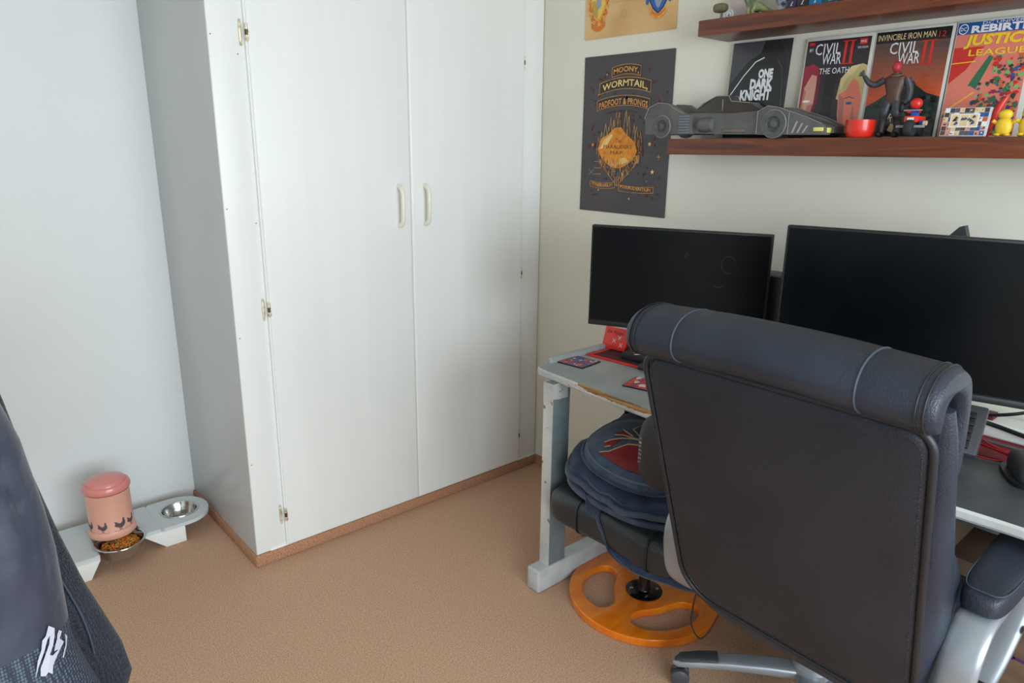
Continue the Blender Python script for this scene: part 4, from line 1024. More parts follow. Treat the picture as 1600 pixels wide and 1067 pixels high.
K = {k: mat('comic_' + k, v, .25, coat=.4) for k, v in dict(black=(20, 20, 24), night=(40, 34, 44), white=(232, 232, 236), red=(206, 36, 30), orange=(206, 92, 50), brown=(96, 64, 58), rock=(36, 50, 46), rock2=(56, 72, 62), cream=(226, 200, 150), grey=(86, 90, 100), crimson=(150, 30, 56), skin=(206, 150, 130), blond=(200, 180, 120), blue=(30, 84, 150), yellow=(246, 206, 30), salmon=(226, 124, 104), green=(40, 110, 76), lime=(110, 190, 110), purple=(80, 40, 110), ash=(60, 60, 66), shade=(176, 110, 100), gold=(170, 124, 70), deep=(104, 20, 44), honey=(222, 204, 150), **SKY).items()}
KL = list(K.keys()); KM = [K[k] for k in KL]; ix = {k: i for i, k in enumerate(KL)}
def roman2(A, u, v, h):
    for k in (0, 1):
        x = u + k * h * .30; A.rect(x, v, x + h * .13, v + h, ix['red'], 5)
    A.rect(u - h * .10, v + h * .96, u + h * .53, v + h, ix['red'], 5.2); A.rect(u - h * .10, v, u + h * .53, v + h * .04, ix['red'], 5.2)
def done(A, t): 
    used = sorted(set(A.m)); A.m = [used.index(i) for i in A.m]; A.build('cover', [KM[i] for i in used], t, True, smooth=False)
# ONE DARK KNIGHT: dark cover, title only
t, A = comic('black comic titled ONE DARK KNIGHT, leftmost on the lower shelf', 1.402, .200, h=.286)
A.rect(.002, .002, .198, .268, ix['black'], 1)
A.poly([(.002, .15), (.06, .215), (.10, .235), (.11, .268), (.002, .268)], ix['ash'], 2); A.poly([(.16, .268), (.198, .268), (.198, .1), (.185, .2)], ix['night'], 2)
A.line([(.012, .125), (.05, .175), (.085, .212), (.112, .222)], .003, ix['white'], 3)
A.line([(.158, .215), (.175, .19), (.182, .14), (.186, .09)], .0016, ix['grey'], 3)
A.text('ONE', .100, .166, .048, .026, ix['white'], 4, .06); A.text('DARK', .076, .137, .076, .029, ix['white'], 4, .06); A.text('KNIGHT', .046, .106, .104, .031, ix['white'], 4, .05)
done(A, t)
# CIVIL WAR II THE OATH
t, A = comic('CIVIL WAR II comic subtitled THE OATH with two large cropped faces', 1.150, .201, h=.287)
A.rect(.004, .003, .182, .250, ix['night'], 1); A.rect(.07, .003, .10, .17, ix['black'], 1.5)
A.text('CIVIL', .030, .213, .072, .028, ix['white'], 4); A.text('WAR', .053, .188, .054, .027, ix['white'], 4); roman2(A, .112, .186, .058)
A.text('THE OATH', .050, .164, .084, .015, ix['white'], 4)
A.rect(.152, .232, .172, .246, ix['red'], 3); A.text('MARVEL', .154, .236, .016, .006, ix['white'], 4); A.rect(.010, .238, .026, .246, ix['red'], 3); A.text('#1', .012, .222, .010, .010, ix['white'], 4)
A.text('THE EPIC CONCLUSION', .148, .222, .028, .005, ix['white'], 4)
A.poly([(.004, .06), (.004, .185), (.03, .192), (.05, .18), (.058, .15), (.056, .09), (.04, .05), (.03, .003), (.004, .003)], ix['crimson'], 2)
A.poly([(.010, .06), (.012, .13), (.03, .165), (.045, .16), (.050, .10), (.035, .06), (.02, .04)], ix['skin'], 2.5)
A.poly([(.010, .06), (.018, .062), (.016, .09), (.02, .12), (.012, .13)], ix['gold'], 2.7); A.poly([(.05, .18), (.058, .15), (.056, .09), (.04, .05), (.046, .09), (.047, .15)], ix['deep'], 2.6); A.poly([(.028, .085), (.045, .09), (.04, .06), (.03, .045)], ix['shade'], 2.7)
A.disc(.024, .096, .011, .003, ix['white'], 3)
A.poly([(.11, .10), (.115, .15), (.14, .18), (.17, .185), (.182, .18), (.182, .03), (.15, .06), (.13, .09)], ix['blond'], 2)
A.poly([(.115, .11), (.12, .06), (.13, .02), (.14, .003), (.178, .003), (.180, .10), (.165, .14), (.15, .15), (.135, .12)], ix['salmon'], 2.5)
A.poly([(.115, .15), (.14, .18), (.165, .184), (.15, .165), (.13, .15), (.118, .12)], ix['honey'], 2.4); A.poly([(.117, .11), (.123, .06), (.133, .02), (.14, .003), (.150, .003), (.138, .05), (.133, .10)], ix['shade'], 2.8); A.poly([(.160, .09), (.166, .06), (.172, .045), (.158, .045)], ix['shade'], 2.8); A.disc(.148, .088, .009, .0035, ix['blue'], 3); A.line([(.134, .10), (.148, .104), (.160, .099)], .002, ix['brown'], 3); A.line([(.15, .035), (.165, .032)], .003, ix['crimson'], 3)
done(A, t)
# INVINCIBLE IRON MAN 12
t, A = comic('INVINCIBLE IRON MAN comic with orange sky over a dark hill', .948, .201, h=.287)
A.rect(.003, .003, .184, .252, ix['brown'], 1); A.rect(.003, .226, .184, .253, ix['black'], 1.5)
for k in range(10): A.rect(.003, .212 - k * .0135 - .0135, .184, .222 - k * .0135, ix['sky%d' % k], 1.2 + .02 * k)
A.rect(.003, .003, .184, .085, ix['sky8'], 1.45)
A.text('INVINCIBLE IRON MAN', .008, .232, .140, .014, ix['cream'], 4); A.text('12', .156, .231, .016, .013, ix['red'], 4)
A.text('CIVIL', .042, .199, .070, .027, ix['white'], 4); A.text('WAR', .066, .174, .053, .026, ix['white'], 4); roman2(A, .124, .170, .056)
A.poly([(.003, .003), (.003, .075), (.03, .09), (.06, .11), (.08, .128), (.10, .125), (.115, .135), (.125, .122), (.15, .105), (.184, .095), (.184, .003)], ix['rock'], 2)
rnd = random.Random(3)
for k in range(40):
    u = rnd.uniform(.01, .17); v = rnd.uniform(.01, .095); A.poly([(u, v), (u + .012, v + .004), (u + .018, v - .003), (u + .006, v - .006)], ix[rnd.choice(['rock2', 'black'])], 2.2 + .01 * k)
A.poly([(.070, .125), (.072, .14), (.070, .15), (.073, .155), (.076, .150), (.077, .14), (.078, .125), (.075, .135)], ix['black'], 3)
for ch, u, v in (('S', .062, .088), ('T', .082, .072), ('R', .064, .042), ('I', .07, .018)): A.text(ch, u, v, .014, .018, ix['cream'], 4, rot=-.4)
done(A, t)
# REBIRTH / JUSTICE LEAGUE
t, A = comic('bright DC REBIRTH JUSTICE LEAGUE comic at the right end', .744, .185, h=.287)
A.rect(.003, .003, .178, .254, ix['salmon'], 1); A.rect(.003, .228, .178, .254, ix['blue'], 2)
A.disc(.017, .240, .0115, .0115, ix['white'], 3); A.disc(.017, .240, .0095, .0095, ix['blue'], 3.2); A.text('DC', .010, .236, .014, .008, ix['white'], 4, .01)
A.text('DC UNIVERSE', .060, .247, .11, .006, ix['white'], 4); A.text('REBIRTH', .036, .230, .14, .016, ix['white'], 4, .04)
A.text('JUSTICE', .024, .196, .150, .030, ix['yellow'], 5, .04, shear=.2); A.text('LEAGUE', .040, .180, .130, .014, ix['yellow'], 5, .01)
A.poly([(.003, .12), (.04, .15), (.075, .20), (.05, .20), (.003, .20)], ix['red'], 1.4); A.poly([(.0, .045), (.03, .07), (.06, .13), (.09, .18), (.10, .175), (.07, .10), (.04, .05)], ix['green'], 2)
A.disc(.05, .075, .035, .040, ix['salmon'], 2.2); A.poly([(.02, .02), (.05, .045), (.08, .03), (.09, .003), (.01, .003)], ix['green'], 2.4)
for k in range(330):
    u = rnd.uniform(.070, .174); v = rnd.uniform(.005, .178); r = rnd.uniform(.002, .0075)
    if u < .10 and v > .12: continue
    A.poly([(max(.004, min(.177, u + r * math.cos(q) * rnd.uniform(.5, 1.5))), max(.004, v + r * math.sin(q) * rnd.uniform(.4, 1.2))) for q in (0, 1.2, 2.4, 3.6, 4.9)], ix[rnd.choice(['green', 'lime', 'purple', 'blue', 'red', 'green', 'rock', 'rock', 'orange', 'green', 'lime', 'crimson'])], 2.6 + .006 * k)
A.line([(.003, .165), (.06, .168)], .002, ix['yellow'], 3); A.line([(.003, .055), (.07, .10)], .002, ix['yellow'], 3)
done(A, t)
t, A = comic('dark comic mostly outside the frame at the far right', .553, .18, h=.286)
A.rect(.003, .003, .176, .25, ix['purple'], 1); done(A, t)

# ================================================================== TOYS ON THE LOWER SHELF
grey_t = mat('worn_grey_toy', (84, 84, 84), .55, rgb2=(104, 103, 101), scale=14, lo=.3, hi=.7)
grey_d = mat('dark_grey_toy', (56, 56, 58), .5); grey_l = mat('pale_worn_edge', (160, 158, 154), .6); glow_y = mat('yellow_lamp_sticker', (232, 222, 120), .4)
cy0 = 1.60; cyl_ = z_low(1.3) + .0008
car = thing('toy_car', 'long low dark grey model car with rear fins on the lower shelf', 'toy car', (2.082, 1.28, cyl_), -PI / 2)
# local: x runs forward (towards -Y), y towards the wall (+X) after the -90 turn, z up
CB = Matrix.Identity(4)
def carring(x, ys, zs):
    return [(x, y, z) for y, z in zip(ys, zs)]
hull = []
for x, w_, zb, zt in ((-.235, .045, .025, .055), (-.20, .052, .018, .078), (-.12, .056, .014, .080), (-.02, .050, .012, .078), (.05, .050, .012, .082), (.12, .058, .012, .085), (.20, .052, .012, .064), (.27, .042, .014, .045), (.305, .030, .016, .034)):
    hull.append([(x, -w_, zb), (x, w_, zb), (x, w_ * 1.02, zb + (zt - zb) * .55), (x, w_ * .86, zt - .003), (x, w_ * .5, zt), (x, -w_ * .5, zt), (x, -w_ * .86, zt - .003), (x, -w_ * 1.02, zb + (zt - zb) * .55)])
MB().loft(hull).build('body', grey_t, car, angle=25)
for sg in (-1, 1):
    # rear pod with fin, wheel arch and slatted intake
    yo = sg * .050
    MB().prism([(-.335, .010), (-.340, .06), (-.325, .098), (-.285, .112), (-.245, .108), (-.215, .090), (-.180, .075), (-.150, .070), (-.146, .012)], yo - .016, yo + .016, 'XZ', r=.003).build('rear_fin', grey_t, car)
    iv = MB()
    for k in range(7): iv.box((-.198, yo + sg * .0155, .014 + k * .0085), (-.158, yo + sg * .0185, .0195 + k * .0085), .0012)
    iv.build('intake_slats', mat('blue_grey_slats', (112, 124, 136), .5), car)
    MB().prism([(.085, .010), (.085, .078), (.115, .092), (.145, .088), (.235, .060), (.285, .040), (.300, .030), (.300, .010)], yo - .016, yo + .014, 'XZ', r=.003).build('front_fender', grey_t, car)
    ls = MB()
    for k in range(3): ls.add([(.197 + k * .016, yo + sg * .0172, .016), (.203 + k * .016, yo + sg * .0172, .016), (.215 + k * .016, yo + sg * .0172, .048 - k * .006), (.209 + k * .016, yo + sg * .0172, .048 - k * .006)], [(0, 1, 2, 3)])
    ls.build('vent_lines', grey_l, car, smooth=False)
    MB().box((.292, yo - .012, .016), (.3015, yo + .012, .030), .002).build('headlamp', glow_y, car)
    MB().box((.262, yo + sg * .012, .020), (.292, yo + sg * .0175, .031), .002).build('headlamp', glow_y, car)
    MB().lathe([(.0001, -.02), (.018, -.022), (.022, -.018), (.024, .0), (.020, .028), (.0001, .036)], (-.105, yo, .040), 24, axis='X').build('side_pod', grey_t, car)
    MB().box((-.04, yo - .006, .018), (.04, yo + .010, .028), .003).build('exhaust', mat('bronze_grey', (110, 98, 92), .45), car)
    for x in (-.262, .142):
        R_ = .036 if x < 0 else .0405
        wy = yo + sg * .015
        wh = MB().lathe([(.0001, -.010), (R_ * .9, -.010), (R_, -.006), (R_, .006), (R_ * .92, .010), (R_ * .55, .010), (R_ * .50, .004), (R_ * .30, .004), (R_ * .26, .009), (.0001, .010)] if sg > 0 else [(.0001, .010), (R_ * .9, .010), (R_, .006), (R_, -.006), (R_ * .92, -.010), (R_ * .55, -.010), (R_ * .50, -.004), (R_ * .30, -.004), (R_ * .26, -.009), (.0001, -.010)], (x, wy, R_ + .0005), 36, axis='Y').build('wheel', mat('grey_wheel', (92, 92, 92), .6, rgb2=(76, 76, 78), scale=60), car)
        MB().tube([(x + R_ * .97 * math.cos(2 * PI * k / 30), wy + sg * .0075, R_ + .0005 + R_ * .97 * math.sin(2 * PI * k / 30)) for k in range(30)], .0010, 5, closed=True).build('worn_rim', grey_l, wh)
MB().loft([[(x, -w_, .07), (x, w_, .07), (x, w_ * .7, zt), (x, -w_ * .7, zt)] for x, w_, zt in ((-.17, .018, .092), (-.145, .030, .104), (-.12, .034, .118), (-.09, .034, .128), (-.045, .034, .128), (-.035, .034, .112), (.03, .034, .106), (.06, .034, .088))]).build('canopy', mat('smoked_canopy', (66, 58, 52), .3, rgb2=(50, 46, 44)), car, angle=20)
cv = MB()
for sg in (-1, 1):
    cv.tube([(-.145, sg * .028, .104), (-.09, sg * .026, .129), (-.045, sg * .026, .129), (-.035, sg * .026, .112), (.03, sg * .026, .106)], .0012, 5)
    cv.tube([(-.06, sg * .0315, .078), (-.065, sg * .027, .118)], .001, 5)
cv.build('canopy_frame', grey_l, car)
for sg in (-1, 1):
    y_ = sg * .0668
    for q_, r_e in (([(-.34, y_, .062), (-.325, y_, .098), (-.285, y_, .1125), (-.245, y_, .1085), (-.215, y_, .0905), (-.180, y_, .0755)], .0010), ([(.085, y_, .012), (.085, y_, .078), (.115, y_, .0925), (.145, y_, .0885), (.235, y_, .0605), (.285, y_, .0405)], .0010), ([(.185, y_, .012), (.185, y_, .074)], .0008)):
        MB().tube(q_, r_e, 5).build('worn_edge', grey_l, car)

bw = thing('bowl', 'small bright red plastic bowl on the lower shelf', 'bowl', (2.055, .905, z_low(.905) + .001))
MB().lathe([(.0001, 0), (.030, 0), (.034, .004), (.037, .02), (.038, .046), (.0365, .046), (.035, .02), (.030, .006), (.0001, .005)], n=40).build('cup', red_m, bw)
# generic articulated figurine: charcoal suit, brown vest, plain red head
fg = thing('action_figure', 'dark armoured figurine with plain red head and one arm raised', 'figurine', (2.075, .838, z_low(.84) + .001))
suit = mat('charcoal_suit', (44, 46, 52), .45, rgb2=(64, 66, 72), scale=90); vest = mat('brown_vest', (92, 56, 48), .5, rgb2=(70, 52, 42), scale=60)
F0 = Vector((0, 0, 0))
def limb(pts, r, name, m, parent, n=12): return MB().tube(catmull(pts, 4), [interp([(i, v) for i, v in enumerate(r)], k / 4) for k in range((len(pts) - 1) * 4 + 1)], n).build(name, m, parent)
bd = MB().loft([[(cx + a * math.cos(t), b_ * math.sin(t), z) for t in [2 * PI * k / 20 for k in range(20)]] for cx, a, b_, z in ((0, .010, .014, .084), (0, .014, .021, .092), (0, .012, .018, .108), (0, .014, .022, .125), (0, .016, .028, .143), (0, .013, .026, .153), (0, .006, .008, .160), (0, .0055, .006, .166))]).build('torso', vest, fg)
MB().pillow((-.002, 0, .178), (.0125, .0115, .0145), .95, 20).build('head', mat('matte_red_head', (176, 44, 48), .5), fg)
MB().tube([(.011 * math.cos(2 * PI * k / 16), .013 * math.sin(2 * PI * k / 16), .158 + .003 * math.cos(2 * PI * k / 16)) for k in range(16)], .003, 8, closed=True).build('collar', mat('khaki_collar', (96, 88, 70), .7), fg)
limb([(0, .028, .148), (-.004, .047, .136), (-.012, .062, .140), (-.018, .075, .158)], [.009, .0085, .0075, .0055], 'arm', suit, fg)
hn = MB()
for dy, dz in ((.004, .012), (.008, .009), (.010, .005), (.001, .013), (.011, .000)):
    hn.tube([(-.018, .076, .160), (-.021, .076 + dy * .7, .160 + dz * .7), (-.021, .076 + dy * 1.2, .160 + dz * 1.05)], [.0026, .0018, .0012], 6)
hn.pillow((-.018, .077, .161), (.003, .0045, .005), .9, 10); hn.build('hand', suit, fg)
limb([(0, -.028, .148), (.004, -.037, .125), (0, -.038, .10), (-.010, -.034, .084)], [.0105, .0095, .0085, .006], 'arm', suit, fg)
hn = MB(); hn.pillow((-.012, -.033, .078), (.005, .0045, .007), .9, 10)
for k in range(4): hn.tube([(-.014 + k * .003, -.034, .075), (-.016 + k * .003, -.032, .068), (-.013 + k * .003, -.030, .065)], [.002, .0016, .0012], 6)
hn.build('hand', suit, fg)
limb([(0, .010, .090), (-.004, .015, .062), (.002, .018, .045), (.002, .020, .010)], [.0135, .012, .010, .008], 'leg', suit, fg)
limb([(0, -.011, .090), (-.005, -.016, .062), (.002, -.019, .045), (.004, -.020, .010)], [.0135, .012, .010, .008], 'leg', suit, fg)
for sg in (-1, 1): MB().pillow((-.005, sg * .020, .007), (.014, .008, .007), .6, 16).build('boot', mat('boot_black', (22, 22, 24), .5), fg)
# toy motorbike with plain rider
mo = thing('toy_motorcycle', 'tiny brick-built toy motorcycle with red-helmeted rider facing the room', 'toy motorcycle', (2.05, .768, z_low(.77) + .001))
MB().lathe([(.0001, -.010), (.019, -.010), (.021, -.007), (.0215, 0), (.021, .007), (.019, .010), (.0001, .010)], (-.018, 0, .022), 26, axis='Y').build('wheel', mat('tyre', (40, 42, 44), .7), mo)
MB().lathe([(.0001, -.010), (.019, -.010), (.021, 0), (.019, .010), (.0001, .010)], (.035, 0, .022), 26, axis='Y').build('wheel', MATS['tyre'], mo)
MB().box((-.022, -.016, .036), (.035, .016, .052), .002).build('fairing', red_m, mo)
MB().box((-.0235, -.008, .040), (-.0215, .008, .048)).build('headlight_plate', whitepl, mo)
MB().tube([(-.018, -.034, .026), (-.018, .034, .026)], .0035, 8).build('axle', mat('light_grey_brick', (150, 152, 156), .4), mo)
MB().lathe([(.0001, -.004), (.006, -.004), (.006, .004), (.0001, .004)], (-.016, -.034, .034), 14, axis='Y').build('side_lamp', mat('sand_brick', (206, 180, 150), .4), mo)
MB().box((-.012, -.030, .030), (-.002, -.018, .040), .001).build('side_brick', mat('blue_brick', (30, 90, 180), .4), mo)
MB().tube([(-.014, -.022, .066), (-.014, .022, .066)], .0016, 8).build('handlebar', MATS['light_grey_brick'], mo)
MB().box((-.002, -.009, .050), (.008, .009, .070), .002).build('rider_torso', MATS['blue_brick'], mo)
for sg in (-1, 1): MB().tube([(.002, sg * .009, .066), (-.006, sg * .014, .062), (-.014, sg * .015, .066)], .0032, 8).build('rider_arm', red_m, mo)
MB().pillow((.001, 0, .083), (.0135, .0145, .0135), .9, 20).build('rider_head', mat('plain_red_head', (214, 44, 34), .35, coat=.3), mo)
# framed comic-strip plate with red cap
fp = thing('picture_stand', 'small acrylic stand with colourful comic strip panels on the lower shelf', 'picture stand', (2.05, .655, z_low(.65) + .001))
th = .25; O = Vector((2.038, .700, z_low(.66) + .0015)); V = Vector((math.sin(th), 0, math.cos(th))); U = Vector((.0, -1, 0)); Nn = U.cross(V)
M_ = Matrix(((U.x, V.x, Nn.x, O.x), (U.y, V.y, Nn.y, O.y), (U.z, V.z, Nn.z, O.z), (0, 0, 0, 1)))
MB().box((0, 0, -.006), (.105, .072, 0), .003, M=M_).build('plate', mat('pale_acrylic', (196, 200, 208), .2, coat=.5), fp, True)
A = Art(O, U, V, .0003); rnd = random.Random(11)
for i in range(9):
    for j in range(6):
        u, v = .003 + i * .0108, .003 + j * .0112; A.rect(u, v, u + .0104, v + .0106, ix[rnd.choice(['cream', 'grey', 'crimson', 'ash', 'white', 'orange', 'skin', 'brown', 'blue'])], 1)
        A.poly([(u + rnd.uniform(0, .01), v + rnd.uniform(0, .01)) for _ in range(3)], ix[rnd.choice(['black', 'red', 'white', 'blue', 'brown'])], 1.5)
A.rect(.018, .022, .082, .056, ix['white'], 2)
for k in range(3): A.rect(.021 + k * .020, .025, .038 + k * .020, .053, ix['cream'], 2.4)
for k in range(14):
    u, v = rnd.uniform(.022, .07), rnd.uniform(.027, .046); A.poly([(u, v), (u + .004, v + .007), (u + .009, v + .002), (u + .003, v - .001)], ix[rnd.choice(['ash', 'blue', 'grey', 'black'])], 3 + .02 * k)
used = sorted(set(A.m)); A.m = [used.index(i) for i in A.m]; A.build('comic_panels', [KM[i] for i in used], fp, True, smooth=False)
solo(MB().tube([(2.125, .625, z_low(.6) + .004), (2.128, .600, z_low(.6) + .078), (2.128, .590, z_low(.6) + .096)], [.010, .009, .005], 14), 'lighter', red_m, 'red cylinder standing behind the comic strip stand', 'lighter', (2.125, .62, z_low(.6)), world=True)
def yfig(y, label, sc):
    t = thing('toy_figurine', label, 'toy', (2.055, y, z_low(y) + .001), 0, 'plain yellow figurines at the right end of the shelf')
    MB().pillow((0, 0, .022 * sc), (.014 * sc, .018 * sc, .022 * sc), .85, 20).build('body', yellow_m, t)
    MB().pillow((-.002, 0, .050 * sc), (.013 * sc, .015 * sc, .012 * sc), .9, 20).build('head', yellow_m, t)
    for sg in (-1, 1):
        MB().tube([(0, sg * .014 * sc, .030 * sc), (-.006, sg * .024 * sc, .036 * sc)], [.005 * sc, .004 * sc], 8).build('arm', yellow_m, t)
        MB().pillow((-.006, sg * .010 * sc, .004 * sc), (.010 * sc, .007 * sc, .004 * sc), .8, 12).build('foot', yellow_m, t)
yfig(.565, 'plain yellow rounded figurine beside the comic strip stand', 1.0); yfig(.516, 'plain yellow rounded figurine cut by the right edge of the photo', 1.05)

# ================================================================== THINGS ON THE UPPER SHELF
du = thing('dinosaur_head', 'small grey-green dinosaur skull ornament on a stand, leftmost on the upper shelf', 'ornament', (2.09, 1.40, z_up(1.4) + .001))
olive = mat('olive_toy', (120, 116, 84), .6, rgb2=(90, 86, 64), scale=50)
MB().lathe([(.0001, 0), (.014, 0), (.014, .003), (.004, .005), (.004, .028), (.0001, .028)], n=18).build('stand', mat('grey_stand', (130, 132, 130), .4), du)
MB().pillow((-.004, .002, .040), (.016, .024, .014), .7, 20).build('skull', olive, du)
MB().box((-.022, -.016, .031), (-.002, .016, .0345), .001).build('jaw', olive, du)
solo(MB().box((-.002, -.045, 0), (.002, .045, .085), .0015), 'greeting_card', mat('pale_pink_card', (214, 196, 196), .5), 'pale pink card standing behind the dinosaur toy', 'card', (2.15, 1.365, z_up(1.36) + .001))
bg = thing('badge', 'round white badge with blue-green ring propped on the upper shelf', 'badge', (2.075, 1.362, z_up(1.36) + .0015))
MB().lathe([(.0001, -.0015), (.014, -.0015), (.0145, 0), (.014, .0015), (.0001, .0015)], (0, 0, .015), 26, axis='X').build('disc', whitepl, bg)
A = Art((-.0018, 0, .015), (0, -1, 0), (0, 0, 1), .0003); A.line([(.0105 * math.cos(2 * PI * k / 24), .0105 * math.sin(2 * PI * k / 24)) for k in range(25)], .0014, 0); A.poly([(-.004, -.005), (0, .006), (.004, -.005)], 0); A.build('ring_print', mat('teal_print', (50, 120, 130), .5), bg, smooth=False)
tr = thing('toy_dinosaur', 'green and cream striped toy dinosaur with open pink mouth', 'toy dinosaur', (2.08, 1.285, z_up(1.29) + .001))
gr = mat('dino_green', (150, 152, 104), .55, rgb2=(84, 100, 76), scale=45, lo=.4, hi=.6)
MB().tube(catmull([(-.01, .020, .062), (-.004, .012, .045), (0, 0, .032), (0, -.02, .026), (.004, -.045, .016), (.006, -.07, .007)], 5), [interp([(0, .010), (1, .012), (2, .018), (3, .013), (4, .007), (5, .002)], k / 5) for k in range(26)], 16).build('body', gr, tr)
MB().pillow((-.014, .032, .070), (.015, .022, .009), .8, 18).build('snout', gr, tr); MB().pillow((-.012, .030, .055), (.013, .018, .005), .8, 18).build('jaw', mat('pale_jaw', (206, 200, 180), .5), tr)
MB().box((-.022, .015, .0585), (-.004, .046, .0625), .001).build('mouth', mat('pink_mouth', (220, 130, 130), .5), tr)
for y_ in (.002, -.012):
    for x_ in (-.012, .012): MB().tube([(x_ * .6, y_, .030), (x_ * 1.1, y_ + .006, .014), (x_, y_, .0045)], [.008, .006, .0045], 10).build('leg', gr, tr)
vs = thing('marbled_figurine', 'grey and white mottled figurine base beside the books', 'figurine', (2.085, 1.185, z_up(1.18) + .001))
MB().pillow((0, 0, .012), (.016, .020, .012), .8, 20).build('feet', mat('mottled_grey', (170, 180, 190), .5, rgb2=(90, 100, 112), scale=60, lo=.45, hi=.55), vs)
MB().pillow((0, 0, .045), (.021, .026, .030), .8, 24).build('belly', MATS['mottled_grey'], vs)
y = 1.158
for i, (nm, col, w_) in enumerate((('purple', (56, 36, 76), .028), ('black', (40, 38, 40), .036), ('bright blue', (20, 110, 160), .040), ('teal grey', (40, 80, 100), .046), ('dark maroon', (72, 26, 38), .040), ('brown', (84, 46, 40), .04), ('charcoal', (44, 42, 48), .04))):
    if i in (4,): pass
    lab = nm + ' book spine on the upper shelf' + (' beside the mottled figurine' if i == 0 else '')
    o = thing('book', lab, 'book', (2.105, y - w_ / 2, z_up(y - w_ / 2) + .0012), 0, 'books standing on the upper shelf')
    MB().box((-.055, -w_ / 2 + .0008, 0), (.06, w_ / 2 - .0008, .20), .002).build('cover', mat('book_' + nm.replace(' ', '_'), col, .45), o)
    A = Art((-.0553, 0, 0), (0, -1, 0), (0, 0, 1), .0003); A.poly([(-.004, .008), (.002, .020), (.005, .020), (.001, .012), (.005, .008), (.001, .010)], 0); A.poly([(-.004, .035), (.002, .047), (.005, .047), (.001, .039), (.005, .035)], 0)
    A.build('spine_mark', mat('pale_spine_print', (200, 206, 210), .5), o, smooth=False)
    y -= w_

# ================================================================== JACKET on a valet stand
vl = thing('coat_stand', 'black coat stand that carries the dark motorcycle jacket', 'coat stand', (-.12, 1.14, 0))
MB().lathe([(.0001, 0), (.17, 0), (.17, .02), (.03, .035), (.018, .06), (.016, 1.34), (.0001, 1.36)], n=28).build('pole', blackp, vl)
MB().tube(catmull([(-.20, 0, 1.24), (-.10, 0, 1.31), (0, 0, 1.345), (.07, -.0, 1.32), (.14, 0, 1.26)], 5), .012, 10).build('shoulder_bar', blackp, vl)
cloth = mat('jacket_nylon', (46, 50, 66), .55, rgb2=(56, 62, 78), scale=5, bump=.3, bscale=14, bdist=.02, sheen=.2)
mesh_a = mat('jacket_fine_mesh', (28, 32, 42), .7, var=.1, sheen=.1); add_voronoi_bump(mesh_a, 260, .9, .002)
mesh_b = mat('jacket_coarse_mesh', (34, 38, 50), .7, var=.1); 
def mesh_holes(m, scale, hole, stretch):
    nt = m.node_tree; p = nt.nodes['Principled BSDF']; tc = nt.nodes.new('ShaderNodeTexCoord'); mp = nt.nodes.new('ShaderNodeMapping'); mp.inputs['Scale'].default_value = stretch
    v = nt.nodes.new('ShaderNodeTexVoronoi'); v.inputs['Scale'].default_value = scale; v.inputs['Randomness'].default_value = .15
    nt.links.new(tc.outputs['Object'], mp.inputs['Vector']); nt.links.new(mp.outputs['Vector'], v.inputs['Vector'])
    r = nt.nodes.new('ShaderNodeValToRGB'); r.color_ramp.elements[0].position = .30; r.color_ramp.elements[0].color = (*lin(hole[0]), 1); r.color_ramp.elements[1].position = .52; r.color_ramp.elements[1].color = (*lin(hole[1]), 1)
    nt.links.new(v.outputs['Distance'], r.inputs['Fac']); nt.links.new(r.outputs['Color'], p.inputs['Base Color'])
mesh_holes(mesh_a, 330, ((50, 58, 74), (24, 28, 38)), (1, 1, .8)); mesh_holes(mesh_b, 290, ((84, 98, 114), (34, 39, 54)), (1, 1, .75))
jk = thing('jacket', 'dark blue-black motorcycle jacket with mesh panels and white dragon emblem', 'jacket', (-.10, 1.12, .64))
edge = [(.62, .135), (.64, .155), (.656, .168), (.682, .1775), (.735, .170), (.861, .133), (.95, .113), (1.047, .095), (1.122, .084), (1.169, .077), (1.25, .060), (1.30, .03), (1.345, -.04)]
rings = []
for z in [.622, .635, .656] + [.682 + .0175 * k for k in range(37)] + [1.34]:
    xr_ = interp(edge, z); xl_ = -.36 + .04 * math.sin(z * 5) if z < 1.28 else -.30 + (z - 1.28) * 2; cx = (xr_ + xl_) / 2; hw_ = (xr_ - xl_) / 2
    ring = []
    for k in range(72):
        t = 2 * PI * k / 72; c_, s_ = math.cos(t), math.sin(t)
        fold = .010 * math.sin(9 * c_ + z * 4) * (1.3 - z) + .006 * mnoise.noise(Vector((c_ * 3, s_ * 2, z * 5))) + .006 * mnoise.noise(Vector((c_ * 7, s_ * 5, z * 14)))
        ring.append((cx + hw_ * math.copysign(abs(c_) ** .7, c_), 1.12 + (.062 + fold) * math.copysign(abs(s_) ** .8, s_), z))
    rings.append(ring)
MB().loft(rings).build('torso', mesh_a, jk, True)
MB().tube([(rings[1][k][0], rings[1][k][1], .640) for k in range(72)], .010, 8, closed=True).build('hem', mat('jacket_binding', (40, 44, 58), .6), jk, True)
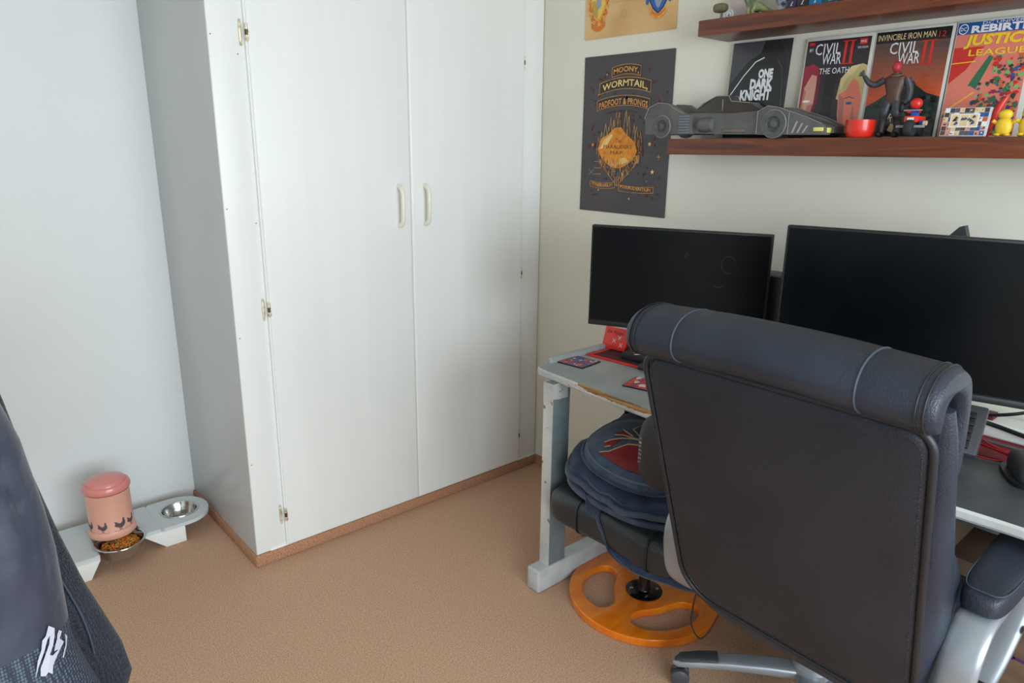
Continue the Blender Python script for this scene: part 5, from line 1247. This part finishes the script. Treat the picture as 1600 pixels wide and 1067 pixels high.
# sleeve hanging in front (nearer the viewer)
sedge = [(.60, .165), (.70, .145), (.764, .120), (.816, .106), (.869, .094), (.931, .094), (1.0, .094), (1.051, .090), (1.15, .078), (1.24, .055), (1.30, .02), (1.33, -.02)]
srings = []
SZ = [.60 + .0125 * k for k in range(58)]
for z in SZ:
    xr_ = interp(sedge, z); hw_ = interp([(.60, .085), (.8, .088), (1.0, .092), (1.2, .09), (1.315, .06)], z); cx = xr_ - hw_
    ring = []
    for k in range(64):
        t = 2 * PI * k / 64; c_, s_ = math.cos(t), math.sin(t)
        am_ = interp([(.60, .15), (.93, .15), (1.02, 1)], z)
        f_ = 1 + am_ * (.15 * mnoise.noise(Vector((c_ * 2.4, s_ * 2.4, z * 11))) + .08 * mnoise.noise(Vector((c_ * 5 + 7, s_ * 5, z * 24))) + .03 * math.sin(z * 30 + 4 * c_))
        ring.append((cx + hw_ * c_ * (1 if c_ > .8 else f_), .985 + .068 * s_ * f_, z))
    srings.append(ring)
lo = [i for i, z in enumerate([.60, .64, .68, .72, .764, .79, .816, .84, .869, .90, .931]) ]
cut = 24
sl = MB().loft(srings[:cut + 1]); sl.build('sleeve_mesh_cuff', mesh_b, jk, True)
MB().loft(srings[cut:]).build('sleeve', cloth, jk, True)
# dragon emblem: white jagged swirl, lifted just off the sleeve's front
def sleeve_y(x, z):
    xr_ = interp(sedge, z); hw_ = interp([(.60, .085), (.8, .088), (1.0, .092)], z); c_ = max(-1, min(1, (x - (xr_ - hw_)) / hw_)); return .985 - .070 * math.sqrt(max(0, 1 - c_ * c_)) - .0035
dr = MB()
raw = [[(405, 625), (440, 680), (430, 740), (408, 800), (380, 850), (395, 872), (430, 866), (485, 848), (452, 874), (425, 900), (388, 945), (372, 1005), (350, 970), (330, 985), (300, 962), (308, 905), (348, 835), (388, 765), (402, 706), (382, 722), (345, 800), (300, 880), (268, 955), (300, 835), (335, 765), (350, 702), (376, 688)],
       [(465, 725), (484, 758), (460, 792), (484, 848), (440, 862), (410, 850), (425, 808), (442, 780), (450, 745)],
       [(500, 800), (514, 840), (500, 900), (462, 962), (455, 950), (492, 885), (498, 845)]]
polys = [[((x - 268) / 246, 1 - (y - 625) / 380) for x, y in q] for q in raw]
for pg in polys:
    pts = []
    for u, v in pg:
        x, z_ = .044 + u * .042, .858 + v * .064
        pts.append((x, sleeve_y(x, z_) , z_))
    n0 = len(dr.v); dr.add(pts, [tuple(range(len(pts)))])
dr.build('dragon_emblem', mat('white_emblem', (186, 187, 200), .6), jk, True, smooth=False, label='white jagged dragon emblem')

pk = []
for k in range(25):
    t = k / 24; z_ = 1.02 - .26 * t; xr_ = interp(edge, z_); x = xr_ - .052 + .030 * math.sin(t * 2.6)
    hw_ = (xr_ + .36) / 2; cxx = xr_ - hw_; c_ = min(.999, (x - cxx) / hw_)
    pk.append((x, 1.12 - .066 * (1 - c_ ** 2) ** .4 - .006, z_))
MB().tube(pk, .0016, 6).build('pocket_seam', mat('jacket_seam', (58, 68, 84), .6), jk, True)
